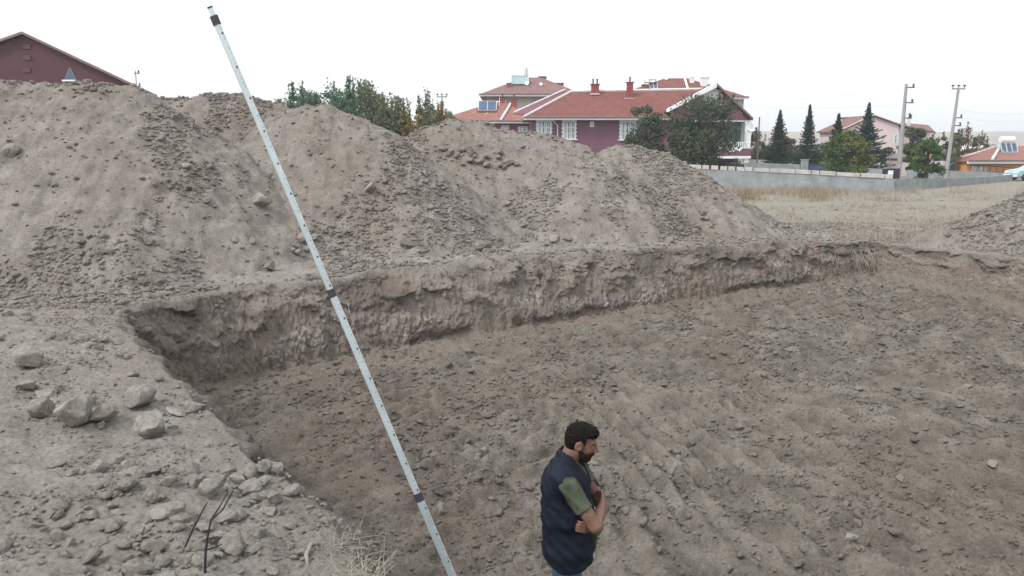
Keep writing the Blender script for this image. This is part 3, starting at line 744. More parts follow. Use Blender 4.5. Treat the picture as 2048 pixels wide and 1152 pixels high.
    m = MB(); m.box(xr-.42, xr-.12, Y-1.42, Y-1.12, zd, zc); m.build('column', C_white, root)
    m = MB(); m.box(xr-.62, xr-.2, Y-1.4, Y-1.0, zg, z4); m.build('column', C_white, root)
    m = MB(); m.box(X(1395, 320, Y-1.4), X(1395, 320, Y-1.4)+.3, Y-1.4, Y-1.1, zg, z4); m.build('column', C_white, root)
    m = MB(); m.box(X(1408, 270, Y+.9), X(1428, 270, Y), Y-.6, Y-.01, Z(283, Y), Z(262, Y)); m.build('bay_wall', C_pink, root)
    m = MB(); m.slab([(X(1395, 262, Y)-.2, Y-1.0, Z(264, Y)), (X(1450, 262, Y), Y-1.0, Z(264, Y)), (X(1445, 262, Y), Y-.01, Z(253, Y)), (X(1395, 262, Y)-.2, Y-.01, Z(253, Y))], .1); m.build('bay_roof', C_brown, root)
    # lower storey: dark panel on the wall paints the shade of a recess
    m = MB(); m.box(X(1340, 320, Y), X(1425, 320, Y), Y-.12, Y-.01, Z(332, Y), Z(319, Y)); m.build('basement_shade_panel', C_shade, root)
    m = MB(); m.box(X(1330, 316, Y), X(1430, 316, Y), Y-.6, Y-.01, Z(319, Y)+.004, Z(315, Y)); m.build('basement_ledge', C_white, root)
    for u in (1348, 1395, 1408): m = MB(); m.box(X(u, 320, Y), X(u+5, 320, Y), Y-.25, Y-.125, zg, Z(319, Y)); m.build('column', C_dirty, root)
    dish(root, P(1498, 254, Y-1.3), .42, (.25, -.85, .35))
    chimney(root, X(1190, 180, Y+4.6), Y+4.6, Z(190, Y+4.6)-.4, Z(168, Y+4.6), .72)
    chimney(root, X(1259.5, 180, Y+3.8), Y+3.8, Z(197, Y+3.8)-.6, Z(164, Y+3.8), .58, pots=1)
    m = MB()
    for u, v, yy in ((1190, 188, Y+4.2), (1258, 197, Y+3.4)): p = P(u, v, yy); m.box(p.x-.45, p.x+.45, yy-.1, yy+.1, p.z-.06, p.z+.05)
    m.build('flashing', C_dirty, root)
house_maroon()

def hip_roof(root, x0, x1, y0, y1, ze, xr0, xr1, yr, zr, mat, name='roof', t=.14, caps=None):
    A, B, C_, D = (x0, y0, ze), (x1, y0, ze), (x1, y1, ze), (x0, y1, ze); R0, R1 = (xr0, yr, zr), (xr1, yr, zr)
    m = MB(); m.slab([A, B, R1, R0], t); m.slab([B, C_, R1], t); m.slab([C_, D, R0, R1], t); m.slab([D, A, R0], t)
    o = m.build(name, mat, root)
    if caps:
        m = MB()
        for a, b in ((A, R0), (B, R1), (R0, R1)): m.tube([Vector(a)+Vector((0, 0, .05)), Vector(b)+Vector((0, 0, .05))], .10, 5)
        m.build('ridge_cap', caps, root)
    m = MB(); m.box(x0-.04, x1+.04, y0-.1, y0-.01, ze-.24, ze-.02); m.build('fascia', C_white, root)
    m = MB(); m.tube([(x0, y0-.17, ze+.02), (x1, y0-.17, ze+.02)], .07, 6); m.build('gutter', C_gutter, root)

def house_low():
    Y = 87.0; c = P(985, 250, Y+4); root = empty('house', (c.x, Y+4, ground_z(c.x, Y+4)), 'low house with weathered red hipped roof and blue solar panel, left of the maroon house', 'house')
    ze = Z(242, Y); x0, x1 = X(868, 242, Y), X(1082, 242, Y); yr = Y+5
    zr = Z(205, yr); xr = X(1012, 205, yr); xl = X(985, 205, yr)
    hip_roof(root, x0, x1, Y, Y+10, ze, xl, xr, yr, zr, T_old, caps=None)
    m = MB(); a = Vector((X(1001, 243, Y), Y-.02, ze+.07)); b = Vector((X(1022, 205, yr-.6), yr-.6, zr-.1)); m.tube([a, b], .14, 6); m.tube([(xl-.1, yr, zr+.05), (xr, yr, zr+.05)], .1, 6); m.build('ridge_cap', C_dirty, root)
    m = MB(); m.box(x0+.5, x1-.5, Y+.5, Y+9.5, root.location.z-.6, ze-.03); m.build('wall', C_mar2, root)
    window(root, X(1036, 255, Y+.5), X(1056, 255, Y+.5), Z(268, Y+.5), Z(253, Y+.5), Y+.5, quoin=False, cols=2)
    window(root, X(1003, 255, Y+.5), X(1018, 255, Y+.5), Z(268, Y+.5), Z(251, Y+.5), Y+.5, quoin=False, cols=2)
    for u, v0, v1, yy, w_ in ((972, 222, 201, Y+4.4, .55), (1028, 218, 197, Y+4.2, .66), (1005, 215, 197, Y+5, .52)):
        chimney(root, X(u, 200, yy), yy, Z(v0, yy)-.4, Z(v1, yy), w_, pots=1, cap=.06)
    p = P(957, 221, Y+2.6); solar(root, p.x, Y+2.6, p.z, 1.95, 1.6, 40, 2, tank=False)
    m = MB(); m.box(p.x-.1, p.x+2.0, Y+2.2, Y+2.6, p.z-.22, p.z-.05); m.build('collector_base', C_chim, root)
    m = MB(); m.tube([P(975, 225, Y+2.2), P(968, 232, Y+1.4), P(955, 238, Y+.7)], .03, 5); m.build('cable', C_white, root)
    m = MB(); q = P(999, 222, Y+4); m.tube([q-Vector((0, 0, .4)), q+Vector((0, 0, 1.5))], .035, 6); m.build('vent_pipe', C_white, root)
house_low()

def house_tall():
    Y = 98.0; c = P(1060, 210, Y); root = empty('house', (c.x, Y+5, ground_z(c.x, Y+5)), 'pale house with brown hipped roof and glazed collectors, behind the low house', 'house')
    ze = Z(188.5, Y); x0, x1 = X(958, 188, Y), X(1168, 188, Y); yr = Y+7; zr = Z(155, yr)
    hip_roof(root, x0, x1, Y, Y+14, ze, X(1048, 155, yr), X(1082, 155, yr), yr, zr, T_brown)
    m = MB(); m.box(X(999, 190, Y+1.5), x1-.8, Y+1.5, Y+13, root.location.z-1, ze-.1); m.build('wall', C_yel, root)
    m = MB(); m.box(x0+.8, X(999, 190, Y+1.5)-.003, Y+4, Y+12.9, root.location.z-1, ze-.1); m.build('wall_wing', C_dirty, root)
    m = MB(); m.box(x0+.6, X(1008, 190, Y), Y+.4, Y+1.4, Z(212, Y), Z(201, Y)); m.build('balcony_parapet', C_white, root)
    for u in (998.5,): m = MB(); m.box(X(u, 190, Y+.5)-.13, X(u, 190, Y+.5)+.13, Y+.4, Y+.7, Z(214, Y), ze-.1); m.build('column', C_chim, root)
    yw = Y+1.5
    for u0, u1, v0, v1 in ((1008, 1016, 192, 201), (1030, 1038, 192, 200), (1062, 1074, 196, 212), (1083, 1093, 196, 206), (1100, 1112, 196, 206)):
        window(root, X(u0, 200, yw), X(u1, 200, yw), Z(v1, yw), Z(v0, yw), yw, quoin=False, bars=False, cols=2, rows=1)
    for u, v0, v1, yy, w_ in ((1018, 178, 166, Y+3, .55), (1085, 162, 153, Y+7.5, .95), (1119, 172, 166, Y+6.5, 1.0)):
        chimney(root, X(u, 170, yy), yy, Z(v0, yy)-.6, Z(v1, yy), w_, mat=T_brown if u > 1050 else C_mar2, pots=0, cap=.05)
    p = P(1023, 168, Y+3.5); solar(root, p.x, Y+3.5, p.z, 2.1, 1.6, 42, 3, tank=False, pm=C_panel2)
    m = MB(); q = P(1052, 154, Y+6.2); m.tube([q-Vector((0, 0, .6)), q+Vector((0, 0, 1.05))], .2, 8); m.build('vent_pipe', C_galv, root)
    dish(root, P(1054, 166, Y+2.8), .28); dish(root, P(1082, 168, Y+3.4), .2)
    m = MB(); q = P(1076, 156, Y+6); m.tube([q, q+Vector((0, 0, .9))], .02, 5); m.build('aerial', C_dark, root)
house_tall()

def house_back():
    Y = 100.0; c = P(1370, 200, Y); root = empty('house', (c.x, Y+5, ground_z(c.x, Y+5)), 'red hip roofed house with white chimneys rising behind the maroon house', 'house')
    ze = Z(194, Y); x0, x1 = X(1222, 190, Y), X(1497, 193, Y); yr = Y+6.5; zr = Z(156.5, yr)
    hip_roof(root, x0, x1, Y, Y+13, ze, X(1330, 157, yr), X(1375, 157, yr), yr, zr, T_red)
    m = MB(); m.tube([P(1370, 158, Y+6), P(1376, 178, Y+2.5)], .16, 6); m.build('ridge_cap', C_dirty, root)
    m = MB(); m.box(x0+1, X(1488, 193, Y+1), Y+1, Y+12, root.location.z-1, ze-.1); m.build('wall', C_teal, root)
    window(root, X(1476, 200, Y+1), X(1484, 200, Y+1), Z(208, Y+1), Z(199, Y+1), Y+1, quoin=False, bars=False, cols=1, rows=1)
    for u, v0, v1, w_, yy in ((1384, 166, 154, .55, Y+5), (1409, 172, 154.5, .95, Y+4)):
        chimney(root, X(u, 160, yy), yy, Z(v0, yy)-.5, Z(v1, yy), w_, mat=C_white, pots=0, cap=.07)
    chimney(root, X(1418.5, 170, Y+3.6), Y+3.6, Z(176, Y+3.6)-.5, Z(169, Y+3.6), .4, pots=0, cap=.04)
    dish(root, P(1333, 155, Y+5.8), .32)
    p = P(1300, 177, Y+1.9); solar(root, p.x, Y+1.9, p.z, .95, .9, 50, 2, tank=False)
    chimney(root, X(1292, 170, Y+2.6), Y+2.6, Z(180, Y+2.6)-.4, Z(169, Y+2.6), 1.0, pots=0, cap=.05)
    m = MB(); a = P(1289, 172, Y+2.4); m.box(a.x, a.x+1.4, Y+2.3, Y+2.4, a.z+.35, a.z+.45); m.box(a.x+.5, a.x+1.4, Y+2.3, Y+2.4, a.z+.7, a.z+.78)
    for k in (0, .6, 1.35): m.box(a.x+k, a.x+k+.06, Y+2.3, Y+2.4, a.z-.1, a.z+.78)
    m.build('tank_stand', C_dark, root)
house_back()

def house_pink():
    Y = 88.0; c = P(1760, 300, Y); root = empty('house', (c.x, Y+5, ground_z(c.x, Y+5)), 'pale pink gabled house with dull red roof behind the fir trees and the concrete pole', 'house')
    pk = P(1746, 231, Y); l = P(1676, 262, Y); r = P(1800, 247, Y+.5); rr = P(1876, 264, Y+2); zg = root.location.z-.8
    m = MB(); m.slab([(X(1690, 300, Y), Y, zg), (X(1798, 300, Y), Y, zg), (X(1798, 250, Y), Y, Z(247.5, Y)), (pk.x, Y, pk.z-.08), (X(1682, 262, Y), Y, Z(261, Y)), (X(1682, 300, Y), Y, zg)], 6, (0, 1, 0)); m.build('wall', C_pink, root)
    m = MB(); m.slab([(pk.x, Y-.25, pk.z+.05), (l.x, Y-.25, l.z), (l.x, Y+6.2, l.z), (pk.x, Y+6.2, pk.z+.05)], .14)
    m.slab([(pk.x, Y-.25, pk.z+.05), (pk.x, Y+9, pk.z+.05), (X(1856, 255, Y+9), Y+9, pk.z-.8), (rr.x, Y+2.5, rr.z), (X(1800, 262, Y-.25)+.3, Y-.25, Z(250, Y))], .16); m.build('roof', T_brown, root)
    m = MB(); m.slab([(X(1798, 300, Y)+.01, Y+.4, zg), (X(1866, 300, Y+2), Y+2.5, zg), (X(1866, 264, Y+2), Y+2.5, Z(266, Y+2)), (X(1798, 250, Y)+.01, Y+.4, Z(253, Y))], 5, (0, 1, 0)); m.build('wall_side', C_pink, root)
    m = MB(); m.tube([(pk.x, Y-.3, pk.z+.08), (X(1801, 250, Y), Y-.3, Z(249, Y))], .07, 5); m.tube([(pk.x, Y-.3, pk.z+.08), (l.x, Y-.3, l.z+.03)], .05, 5); m.build('verge', C_dirty, root)
    window(root, X(1786, 280, Y), X(1797, 280, Y), Z(286, Y), Z(269, Y), Y, quoin=False, bars=False, cols=1, rows=1)
    for u in (1738, 1744): window(root, X(u, 240, Y), X(u+3, 240, Y), Z(244, Y), Z(237, Y), Y, quoin=False, bars=False, cols=1, rows=0)
    chimney(root, X(1818, 240, Y+3), Y+3, Z(246, Y+3)-.6, Z(235, Y+3), .3, mat=C_dirty, pots=1, cap=.05)
house_pink()

def shed_pink():
    Y = 70.0; c = P(1815, 325, Y); root = empty('shed', (c.x, Y+1, ground_z(c.x, Y+1)), 'tiny pink gabled shed beside the foot of the leaning concrete pole', 'shed')
    zg = root.location.z-.5; a, b, p = X(1799, 330, Y), X(1834, 330, Y), P(1817, 309, Y)
    m = MB(); m.slab([(a, Y, zg), (b, Y, zg), (b, Y, Z(317, Y)), (p.x, Y, p.z), (a, Y, Z(316, Y))], 2.5, (0, 1, 0)); m.build('wall', C_pink, root)
    m = MB(); m.slab([(p.x, Y-.2, p.z+.04), (a-.12, Y-.2, Z(317, Y)), (a-.12, Y+2.6, Z(317, Y)), (p.x, Y+2.6, p.z+.04)], .07); m.slab([(p.x, Y+2.6, p.z+.04), (b+.12, Y+2.6, Z(318, Y)), (b+.12, Y-.2, Z(318, Y)), (p.x, Y-.2, p.z+.04)], .07); m.build('roof', C_gutter, root)
    m = MB(); m.box(X(1827, 325, Y), X(1832, 325, Y), Y-.03, Y-.002, zg, Z(322, Y)); m.build('door', C_mar2, root)
shed_pink()

def house_orange():
    Y = 68.0; c = P(2000, 330, Y); root = empty('house', (c.x+2, Y+5, ground_z(c.x, Y+5)), 'low orange house with red tiled roof and white boiler at the right edge', 'house')
    ze = Z(321.5, Y); zg = root.location.z-.6; x0, x1 = X(1912, 322, Y), X(2120, 322, Y); yr = Y+6
    hip_roof(root, X(1935, 322, Y), x1, Y, Y+12, ze, X(1998, 292, yr), X(2090, 292, yr), yr, Z(292, yr), T_old)
    m = MB(); m.slab([(X(1908, 321, Y+1.5), Y+1.4, Z(323, Y+1.4)), (X(1936, 321, Y+1.5), Y+1.4, Z(322, Y+1.4)), (X(1990, 297, yr), yr, Z(300, yr)), (X(1960, 306, yr), yr, Z(309, yr))], .12); m.build('side_roof', T_old, root)
    m = MB(); m.tube([P(1985, 318, Y), P(2001, 292, yr)], .12, 6); m.tube([P(1925, 314, Y+3), P(1998, 291, yr)], .07, 5); m.build('ridge_cap', C_dirty, root)
    m = MB(); m.box(X(1933, 330, Y+.4), x1-.5, Y+.4, Y+11, zg, ze-.05); m.build('wall', C_orange, root)
    m = MB(); m.box(X(1896, 330, Y+1.8), X(1933, 330, Y+.4)-.01, Y+1.8, Y+8, zg, Z(323.5, Y+1.8)); m.build('wall_white', C_lav, root)
    window(root, X(1944, 335, Y+.4), X(1972, 335, Y+.4), Z(341, Y+.4), Z(331, Y+.4), Y+.4, quoin=False, bars=False, cols=3, rows=1)
    m = MB(); a, b = X(1940, 340, Y-.8), X(2033, 340, Y-.8)
    m.tube([(a, Y-.8, Z(331, Y-.8)), (X(2000, 340, Y-.8), Y-.8, Z(333, Y-.8)), (b, Y-.8, Z(337, Y-.8))], .035, 5)
    for k in range(8): xx = a+(b-a)*k/7; m.tube([(xx, Y-.8, Z(331+5.5*k/7, Y-.8)), (xx, Y-.8, zg)], .025, 5)
    m.box(a, b, Y-.85, Y-.75, zg, Z(343.5, Y-.8)); m.build('balcony_railing', C_dark, root)
    p = P(2004, 305, Y+3.2); solar(root, p.x, Y+3.2, p.z, 1.4, .9, 62, 3, tank=True)
house_orange()
def annex():
    Y = 84.0; c = P(1965, 300, Y); root = empty('outbuilding', (c.x, Y+3, ground_z(c.x, Y+3)), 'grey gable end peeping over the roof of the orange house', 'outbuilding')
    zg = root.location.z
    m = MB(); m.slab([(X(1940, 300, Y), Y, zg), (X(2005, 300, Y), Y, zg), (X(2003, 300, Y), Y, Z(293, Y)), (X(1986, 289, Y), Y, Z(288, Y)), (X(1948, 300, Y), Y, Z(301, Y))], 5, (0, 1, 0)); m.build('wall', C_dirty, root)
    m = MB(); m.tube([P(1946, 301, Y-.1), P(1986, 287, Y-.1), P(2004, 293, Y-.1)], .06, 5); m.build('verge', C_galv, root)
annex()

def barn_left():
    Y = 44.0; pk = P(50, 64, Y); root = empty('barn', (pk.x, Y+5, ground_z(pk.x, Y+5)), 'big dark maroon gable with a small triangular window above the left hand heap', 'barn')
    zg = root.location.z-.5; r = P(300, 182, Y); l = P(-170, 142, Y)
    m = MB(); m.slab([(l.x, Y, zg), (r.x, Y, zg), (r.x, Y, r.z-.1), (pk.x, Y, pk.z-.15), (l.x, Y, l.z-.1)], 9, (-.52, 1, 0)); m.build('wall', C_brown, root)
    m = MB(); m.slab([(pk.x, Y-.3, pk.z), (r.x+.4, Y-.3, r.z-.18), (r.x+.4-4.9, Y+9.3, r.z-.18), (pk.x-4.9, Y+9.3, pk.z)], .13); m.slab([(l.x-.4, Y-.3, l.z-.15), (pk.x, Y-.3, pk.z), (pk.x-4.9, Y+9.3, pk.z), (l.x-.4-4.9, Y+9.3, l.z-.15)], .13); m.build('roof', simple('barn_roof', (.20, .15, .14), .9, .2, 2), root)
    t = P(140, 136, Y); a = P(129.5, 160, Y); b = P(152, 160, Y)
    m = MB(); m.tube([t, a, b, t], .04, 4); w_ = m.build('window', simple('grey_frame', (.2, .23, .26), .6, .1), root)
    m = MB(); m.slab([(t.x, Y-.03, t.z), (a.x, Y-.03, a.z), (b.x, Y-.03, a.z)], .028, (0, 1, 0)); m.build('pane', C_panel, w_)
    m = MB(); m.box(a.x-.05, b.x+.05, Y-.2, Y-.002, a.z-.08, a.z); m.build('window_sill', C_white, w_)
    for v in (89, 111, 136):
        p = P(54, v, Y); m = MB()
        for k in range(5): m.tube([(p.x-.2, Y-.04, p.z-.02-k*.045), (p.x+.2, Y-.04, p.z-.02-k*.045)], .024, 4)
        m.build('vent', simple('vent_grey', (.13, .08, .085), .8, .1), root)
barn_left()

# ------------------------------------------------------------------ compound walls
def block_wall(name, pts, th, mat, label, blocks=None, cat='wall', bm=None):
    """pts: (x, y, ztop)"""
    c = sum((Vector(p) for p in pts), Vector())/len(pts); zc = ground_z(c.x, c.y)
    root = empty(name, (c.x, c.y, zc), label, cat)
    m = MB()
    for a, b in zip(pts[:-1], pts[1:]):
        a = Vector(a); b = Vector(b); d = (b-a); d.z = 0; nrm = Vector((-d.y, d.x, 0)).normalized()*th
        ga = ground_z(a.x, a.y)-.5; gb = ground_z(b.x, b.y)-.5
        m.add([(a.x, a.y, ga), (b.x, b.y, gb), (b.x, b.y, b.z), (a.x, a.y, a.z), (a.x+nrm.x, a.y+nrm.y, ga), (b.x+nrm.x, b.y+nrm.y, gb), (b.x+nrm.x, b.y+nrm.y, b.z), (a.x+nrm.x, a.y+nrm.y, a.z)],
              [(0,1,2,3), (5,4,7,6), (3,2,6,7), (0,4,5,1), (0,3,7,4), (1,5,6,2)])
    m.build('wall_face', mat, root)
    if blocks:
        rr = random.Random(blocks); h = .225
        for a, b in zip(pts[:-1], pts[1:]):
            a = Vector(a); b = Vector(b); d = (b-a); L = d.length; d.normalize(); nrm = Vector((-d.y, d.x, 0)).normalized(); t = 0
            while t < L-.5:
                bl = rr.choice((.40, .42, .85, 1.25, .82)); bl = min(bl, L-t); 
                if True:
                    p = a+d*t; q = a+d*(t+bl-.03); hh = h*rr.uniform(.93, 1.06); w_ = nrm*.19; o_ = nrm*rr.uniform(-.06, -.02); mm = MB()
                    base = [p+o_, q+o_, q+o_+w_, p+o_+w_]; mm.slab([v+Vector((0, 0, hh+.005)) for v in base], hh); mm.build('block', bm or C_blk, root)
                t += bl+rr.choice((.03, .05, .03, .10))
    return root
# front wall: runs from behind the heap to the right
Yw = 45.0
block_wall('boundary_wall', [tuple(P(1270, 329, 49)), tuple(P(1360, 336, 48)), tuple(P(1560, 345.5, 46.5)), tuple(P(1790, 358, 45))], .2, C_ren,
           'long grey rendered wall with a row of loose blocks on top, along the far side of the field', blocks=5)
block_wall('boundary_wall', [tuple(P(1792, 358, 45.2)), tuple(P(1880, 357, 50)), tuple(P(1960, 354, 55)), tuple(P(2026, 349, 60))], .2, C_ren,
           'grey wall running back from the corner towards the parked car', blocks=None)
block_wall('garden_wall', [tuple(P(1488, 318.5, 80)), tuple(P(1600, 322, 80)), tuple(P(1690, 327, 80))], .2, C_dirty, 'pale low garden wall right under the row of fir trees')
block_wall('garden_wall', [tuple(P(1490, 325, 66)), tuple(P(1600, 329, 66))], .2, C_ren, 'darker grey garden wall between the maroon house and the grey pillar')
block_wall('garden_wall', [tuple(P(1711, 335, 62)), tuple(P(1800, 340, 60))], .2, C_ren, 'stub of grey wall behind the corner of the boundary wall, right of the yellowing tree')
block_wall('garden_wall', [tuple(P(1730, 328, 78)), tuple(P(1800, 331, 78))], .2, C_dirty, 'pale wall piece at the foot of the leaning concrete pole')
block_wall('garden_wall', [tuple(P(1815, 340, 64)), tuple(P(1960, 343, 64)), tuple(P(2040, 347, 64))], .2, C_ren, 'grey wall in front of the orange house, behind the green bush')
def pillar():
    Y = 62; p = P(1611, 335, Y); r = empty('gate_pillar', (p.x, Y, ground_z(p.x, Y)), 'thick grey rendered pillar at the left end of the dark gate', 'pillar')
    m = MB(); m.box(X(1605, 330, Y), X(1617, 330, Y), Y, Y+.45, r.location.z-.4, Z(320, Y)); m.build('post', C_ren, r, bevel=.03)
    m = MB(); m.box(X(1604, 330, Y), X(1618, 330, Y), Y-.04, Y+.49, Z(320, Y)+.002, Z(318.5, Y)); m.build('cap', C_ren, r)
    g = empty('gate', (X(1640, 335, Y+.2), Y+.2, ground_z(X(1640, 335, Y), Y)), 'dark sheet metal gate between the grey pillar and the yellowing tree', 'gate')
    x0, x1, z0, z1 = X(1617.5, 330, Y), X(1712, 330, Y), g.location.z-.2, Z(327, Y); m = MB()
    k = x0
    while k < x1-.05: m.box(k, min(k+.18, x1), Y+.15, Y+.19, z0, z1-.05); k += .2
    m.build('gate_panel', C_panel, g)
    m = MB(); m.box(x0, x1, Y+.1, Y+.145, z1-.06, z1); m.box(x0, x1, Y+.1, Y+.145, z0+.3, z0+.36); m.build('gate_frame', C_dark, g)
    Y = 52; q = P(1781, 345, Y); s = empty('notice_board', (q.x, Y, ground_z(q.x, Y)), 'small white plate on a short post behind the wall corner', 'sign')
    m = MB(); m.box(X(1776, 345, Y), X(1786, 345, Y), Y-.03, Y, Z(350, Y), Z(341, Y)); m.build('plate', C_white, s)
    m = MB(); m.tube([(q.x, Y+.03, s.location.z), (q.x, Y+.03, Z(342, Y))], .03, 6); m.build('post', C_dark, s)
    m = MB(); m.box(X(1766, 345, Y), X(1801, 345, Y), Y+.08, Y+.12, s.location.z, Z(337, Y)); m.build('backing_board', C_dark, s)
    rr = random.Random(4)
pillar()

# ------------------------------------------------------------------ poles and wires
def crossarm(root, x, y, z, w_, k=3):
    m = MB(); m.box(x-w_/2, x+w_/2, y-.06, y+.06, z-.06, z+.06); a = m.build('crossarm', C_conc, root)
    for i in range(k):
        xx = x+(i-(k-1)/2)*w_*.46*(2/(k-1) if k > 1 else 1)*.5*2*.98 if k > 1 else x
        mm = MB(); mm.tube([(xx, y, z+.06), (xx, y, z+.18), (xx, y, z+.19), (xx, y, z+.28), (xx, y, z+.30)], [.03, .03, .13, .10, .05], 8); mm.build('insulator', C_dark, a)
def pole(u, vb, vt, Y, r0, label, lean=(0, 0), arms=1, side=True, mat=None, top_arm=0, foot=None, box=False):
    b = P(u, vb, Y); zg = ground_z(b.x, Y) if foot is None else foot
    root = empty('utility_pole', (b.x, Y, zg), label, 'utility pole', 'concrete poles carrying wires')
    zt_ = Z(vt, Y); tx = b.x+lean[0]
    m = MB(); m.tube([(b.x, Y, zg-.3), (tx, Y+lean[1], zt_)], [r0, r0*.55], 10 if not box else 4); m.build('shaft', mat or C_conc, root)
    if top_arm: crossarm(root, tx, Y+lean[1], zt_+.02, top_arm, 3)
    for k in range(arms):
        z = zt_-.25-k*1.05 if side else zt_-2.2-k*.6; f = (z-zg)/(zt_-zg); x = b.x+(tx-b.x)*f
        m = MB(); m.box(x, x+.48, Y-.3, Y-.22, z-.035, z+.035); m.box(x+.36, x+.42, Y-.3, Y-.22, z, z+.2); a = m.build('bracket', C_dark, root)
        mm = MB(); mm.tube([(x+.39, Y-.26, z+.1), (x+.39, Y-.26, z+.26)], [.08, .05], 8); mm.build('insulator', C_dark, a)
    return root, Vector((tx, Y, zt_))
_, t1 = pole(1797.5, 345, 168, 58, .175, 'leaning grey concrete pole with three brackets right beside the pink house', arms=3)
_, t2 = pole(1892, 345, 178, 64, .165, 'grey concrete pole with a three insulator crossarm behind the green bush', lean=(.35, 0), arms=3, side=False, top_arm=1.0)
_, t3 = pole(1514, 330, 234, 68, .09, 'thin dark wooden post right of the maroon house', arms=0, mat=simple('weathered_wood', (.13, .10, .085), .9, .2, 4))
_, t4 = pole(885, 260, 194, 80, .11, 'distant pole with crossarm above the trees left of the low house', arms=0, top_arm=1.0)
_, t5 = pole(808, 260, 195, 85, .14, 'distant pole with short arms standing among the yellow trees', arms=2)
_, t6 = pole(274.5, 190, 141, 70, .08, 'distant thin pole right of the brown gable', arms=2)
_, t7 = pole(572, 230, 184, 110, .06, 'very thin distant mast at the left end of the sapling trees', arms=1, mat=C_galv)
_, t8 = pole(558, 230, 203, 95, .05, 'short distant pole in the gap between the second and third heaps', arms=0, top_arm=.8)
def wire(a, b, sag, label, rad=.011):
    a = Vector(a); b = Vector(b); m = MB(); pts = []
    for k in range(17):
        t = k/16; p = a.lerp(b, t); p.z -= sag*4*t*(1-t); pts.append(p)
    m.tube(pts, rad, 4); o = m.build('overhead_wire', C_galv)
    tag(o, label, 'wire', 'overhead power wires')
wire(t1+Vector((0, 0, -.3)), P(1430, 195, 110), .5, 'upper wire running left from the leaning pole to the roofs')
wire(t1+Vector((0, 0, -1.4)), P(1440, 205, 110), .5, 'lower wire running left from the leaning pole')
wire(t2+Vector((.4, 0, -1.6)), P(2120, 220, 62), .35, 'upper wire running right from the crossarm pole to the picture edge')
wire(t2+Vector((.4, 0, -2.2)), P(2120, 232, 62), .35, 'lower wire running right from the crossarm pole to the picture edge')
wire(t2+Vector((.2, 0, -2.8)), P(2010, 300, 72), .2, 'service wire dropping from the crossarm pole to the orange house')

# ------------------------------------------------------------------ parked car (front wing shows at the right edge)
def car():
    Y = 60.0; p = P(2058, 358, Y); zg = ground_z(p.x, Y)+.02; root = empty('parked_car', (p.x+1.1, Y+.8, zg), 'pale blue car whose front end shows at the right edge', 'car')
    x0 = X(2033, 358, Y); L = 4.1; paint = simple('pale_blue_paint', (.30, .45, .50), .3, .05, 2, spec=.6)
    prof = [(0, .32), (-.02, .55), (.12, .74), (.95, .88), (1.1, .93), (1.75, 1.36), (2.6, 1.42), (3.3, 1.36), (3.75, .98), (4.05, .92), (4.1, .5), (4.02, .3)]
    m = MB(); n = len(prof); W = 1.62
    rings = []
    for yy, ins in ((0, .10), (.06, 0), (W-.06, 0), (W, .10)):
        rings.append([(x0+px+(ins if px < 2 else -ins)*.6, Y+yy+(.12 if (pz > 1 and yy < .5) else (-.12 if pz > 1 else 0)), zg+pz-(ins*.3 if pz > .6 else 0)) for px, pz in prof])
    vs = [v for r_ in rings for v in r_]; fs = []
    for i in range(3):
        for k in range(n): fs.append((i*n+k, (i+1)*n+k, (i+1)*n+(k+1) % n, i*n+(k+1) % n))
    fs += [tuple(range(n)), tuple(3*n+k for k in range(n-1, -1, -1))]; m.add(vs, fs); m.build('body', paint, root, bevel=.03)
    gl = simple('car_glass', (.05, .07, .08), .1, .1, spec=.7)
    m = MB(); m.slab([(x0+1.28, Y+.095, zg+.95), (x0+2.1, Y+.095, zg+.95), (x0+2.1, Y+.115, zg+1.33), (x0+1.78, Y+.115, zg+1.32)], .012, (0, -1, 0)); m.slab([(x0+2.18, Y+.095, zg+.95), (x0+3.4, Y+.095, zg+.95), (x0+3.2, Y+.115, zg+1.3), (x0+2.18, Y+.115, zg+1.34)], .012, (0, -1, 0)); m.build('side_window', gl, root)
    for wx in (.72, 3.3):
        for yy in (-.02, W-.16):
            m = MB(); m.tube([(x0+wx, Y+yy, zg+.3), (x0+wx, Y+yy+.18, zg+.3)], .31, 20); t = m.build('wheel', C_dark, root)
            m = MB(); m.tube([(x0+wx, Y+yy-.012, zg+.3), (x0+wx, Y+yy+.192, zg+.3)], .19, 14); m.build('rim', C_galv, t)
    m = MB(); m.box(x0-.05, x0+.10, Y+.14, Y+.46, zg+.52, zg+.68); m.build('headlight', C_white, root)
    m = MB(); m.box(x0-.05, x0+.10, Y+W-.46, Y+W-.14, zg+.52, zg+.68); m.build('headlight', C_white, root)
    m = MB(); m.box(x0-.09, x0+.12, Y+.03, Y+W-.03, zg+.26, zg+.44); m.build('bumper', C_white, root, bevel=.03)
car()
# ------------------------------------------------------------------ vegetation
def leaf_mat(name, stops, scale=1.2):
    m, n, b = node_mat(name, .75, .2)
    g = N(n, 'ShaderNodeNewGeometry').outputs['Position']
    f = noise_n(n, g, scale, 4, .7); f2 = noise_n(n, g, scale*9, 2, .6)
    ad = N(n, 'ShaderNodeMath', operation='MULTIPLY_ADD'); n.links.new(f2, ad.inputs[0]); ad.inputs[1].default_value = .6; n.links.new(f, ad.inputs[2])
    n.links.new(ramp_n(n, ad.outputs[0], stops), b.inputs['Base Color'])
    tr = N(n, 'ShaderNodeBsdfTranslucent'); n.links.new(b.inputs['Base Color'].links[0].from_socket, tr.inputs['Color'])
    ms = N(n, 'ShaderNodeMixShader'); ms.inputs[0].default_value = .25
    n.links.new(b.outputs[0], ms.inputs[1]); n.links.new(tr.outputs[0], ms.inputs[2])
    n.links.new(ms.outputs[0], n.nodes['Material Output'].inputs['Surface'])
    return m
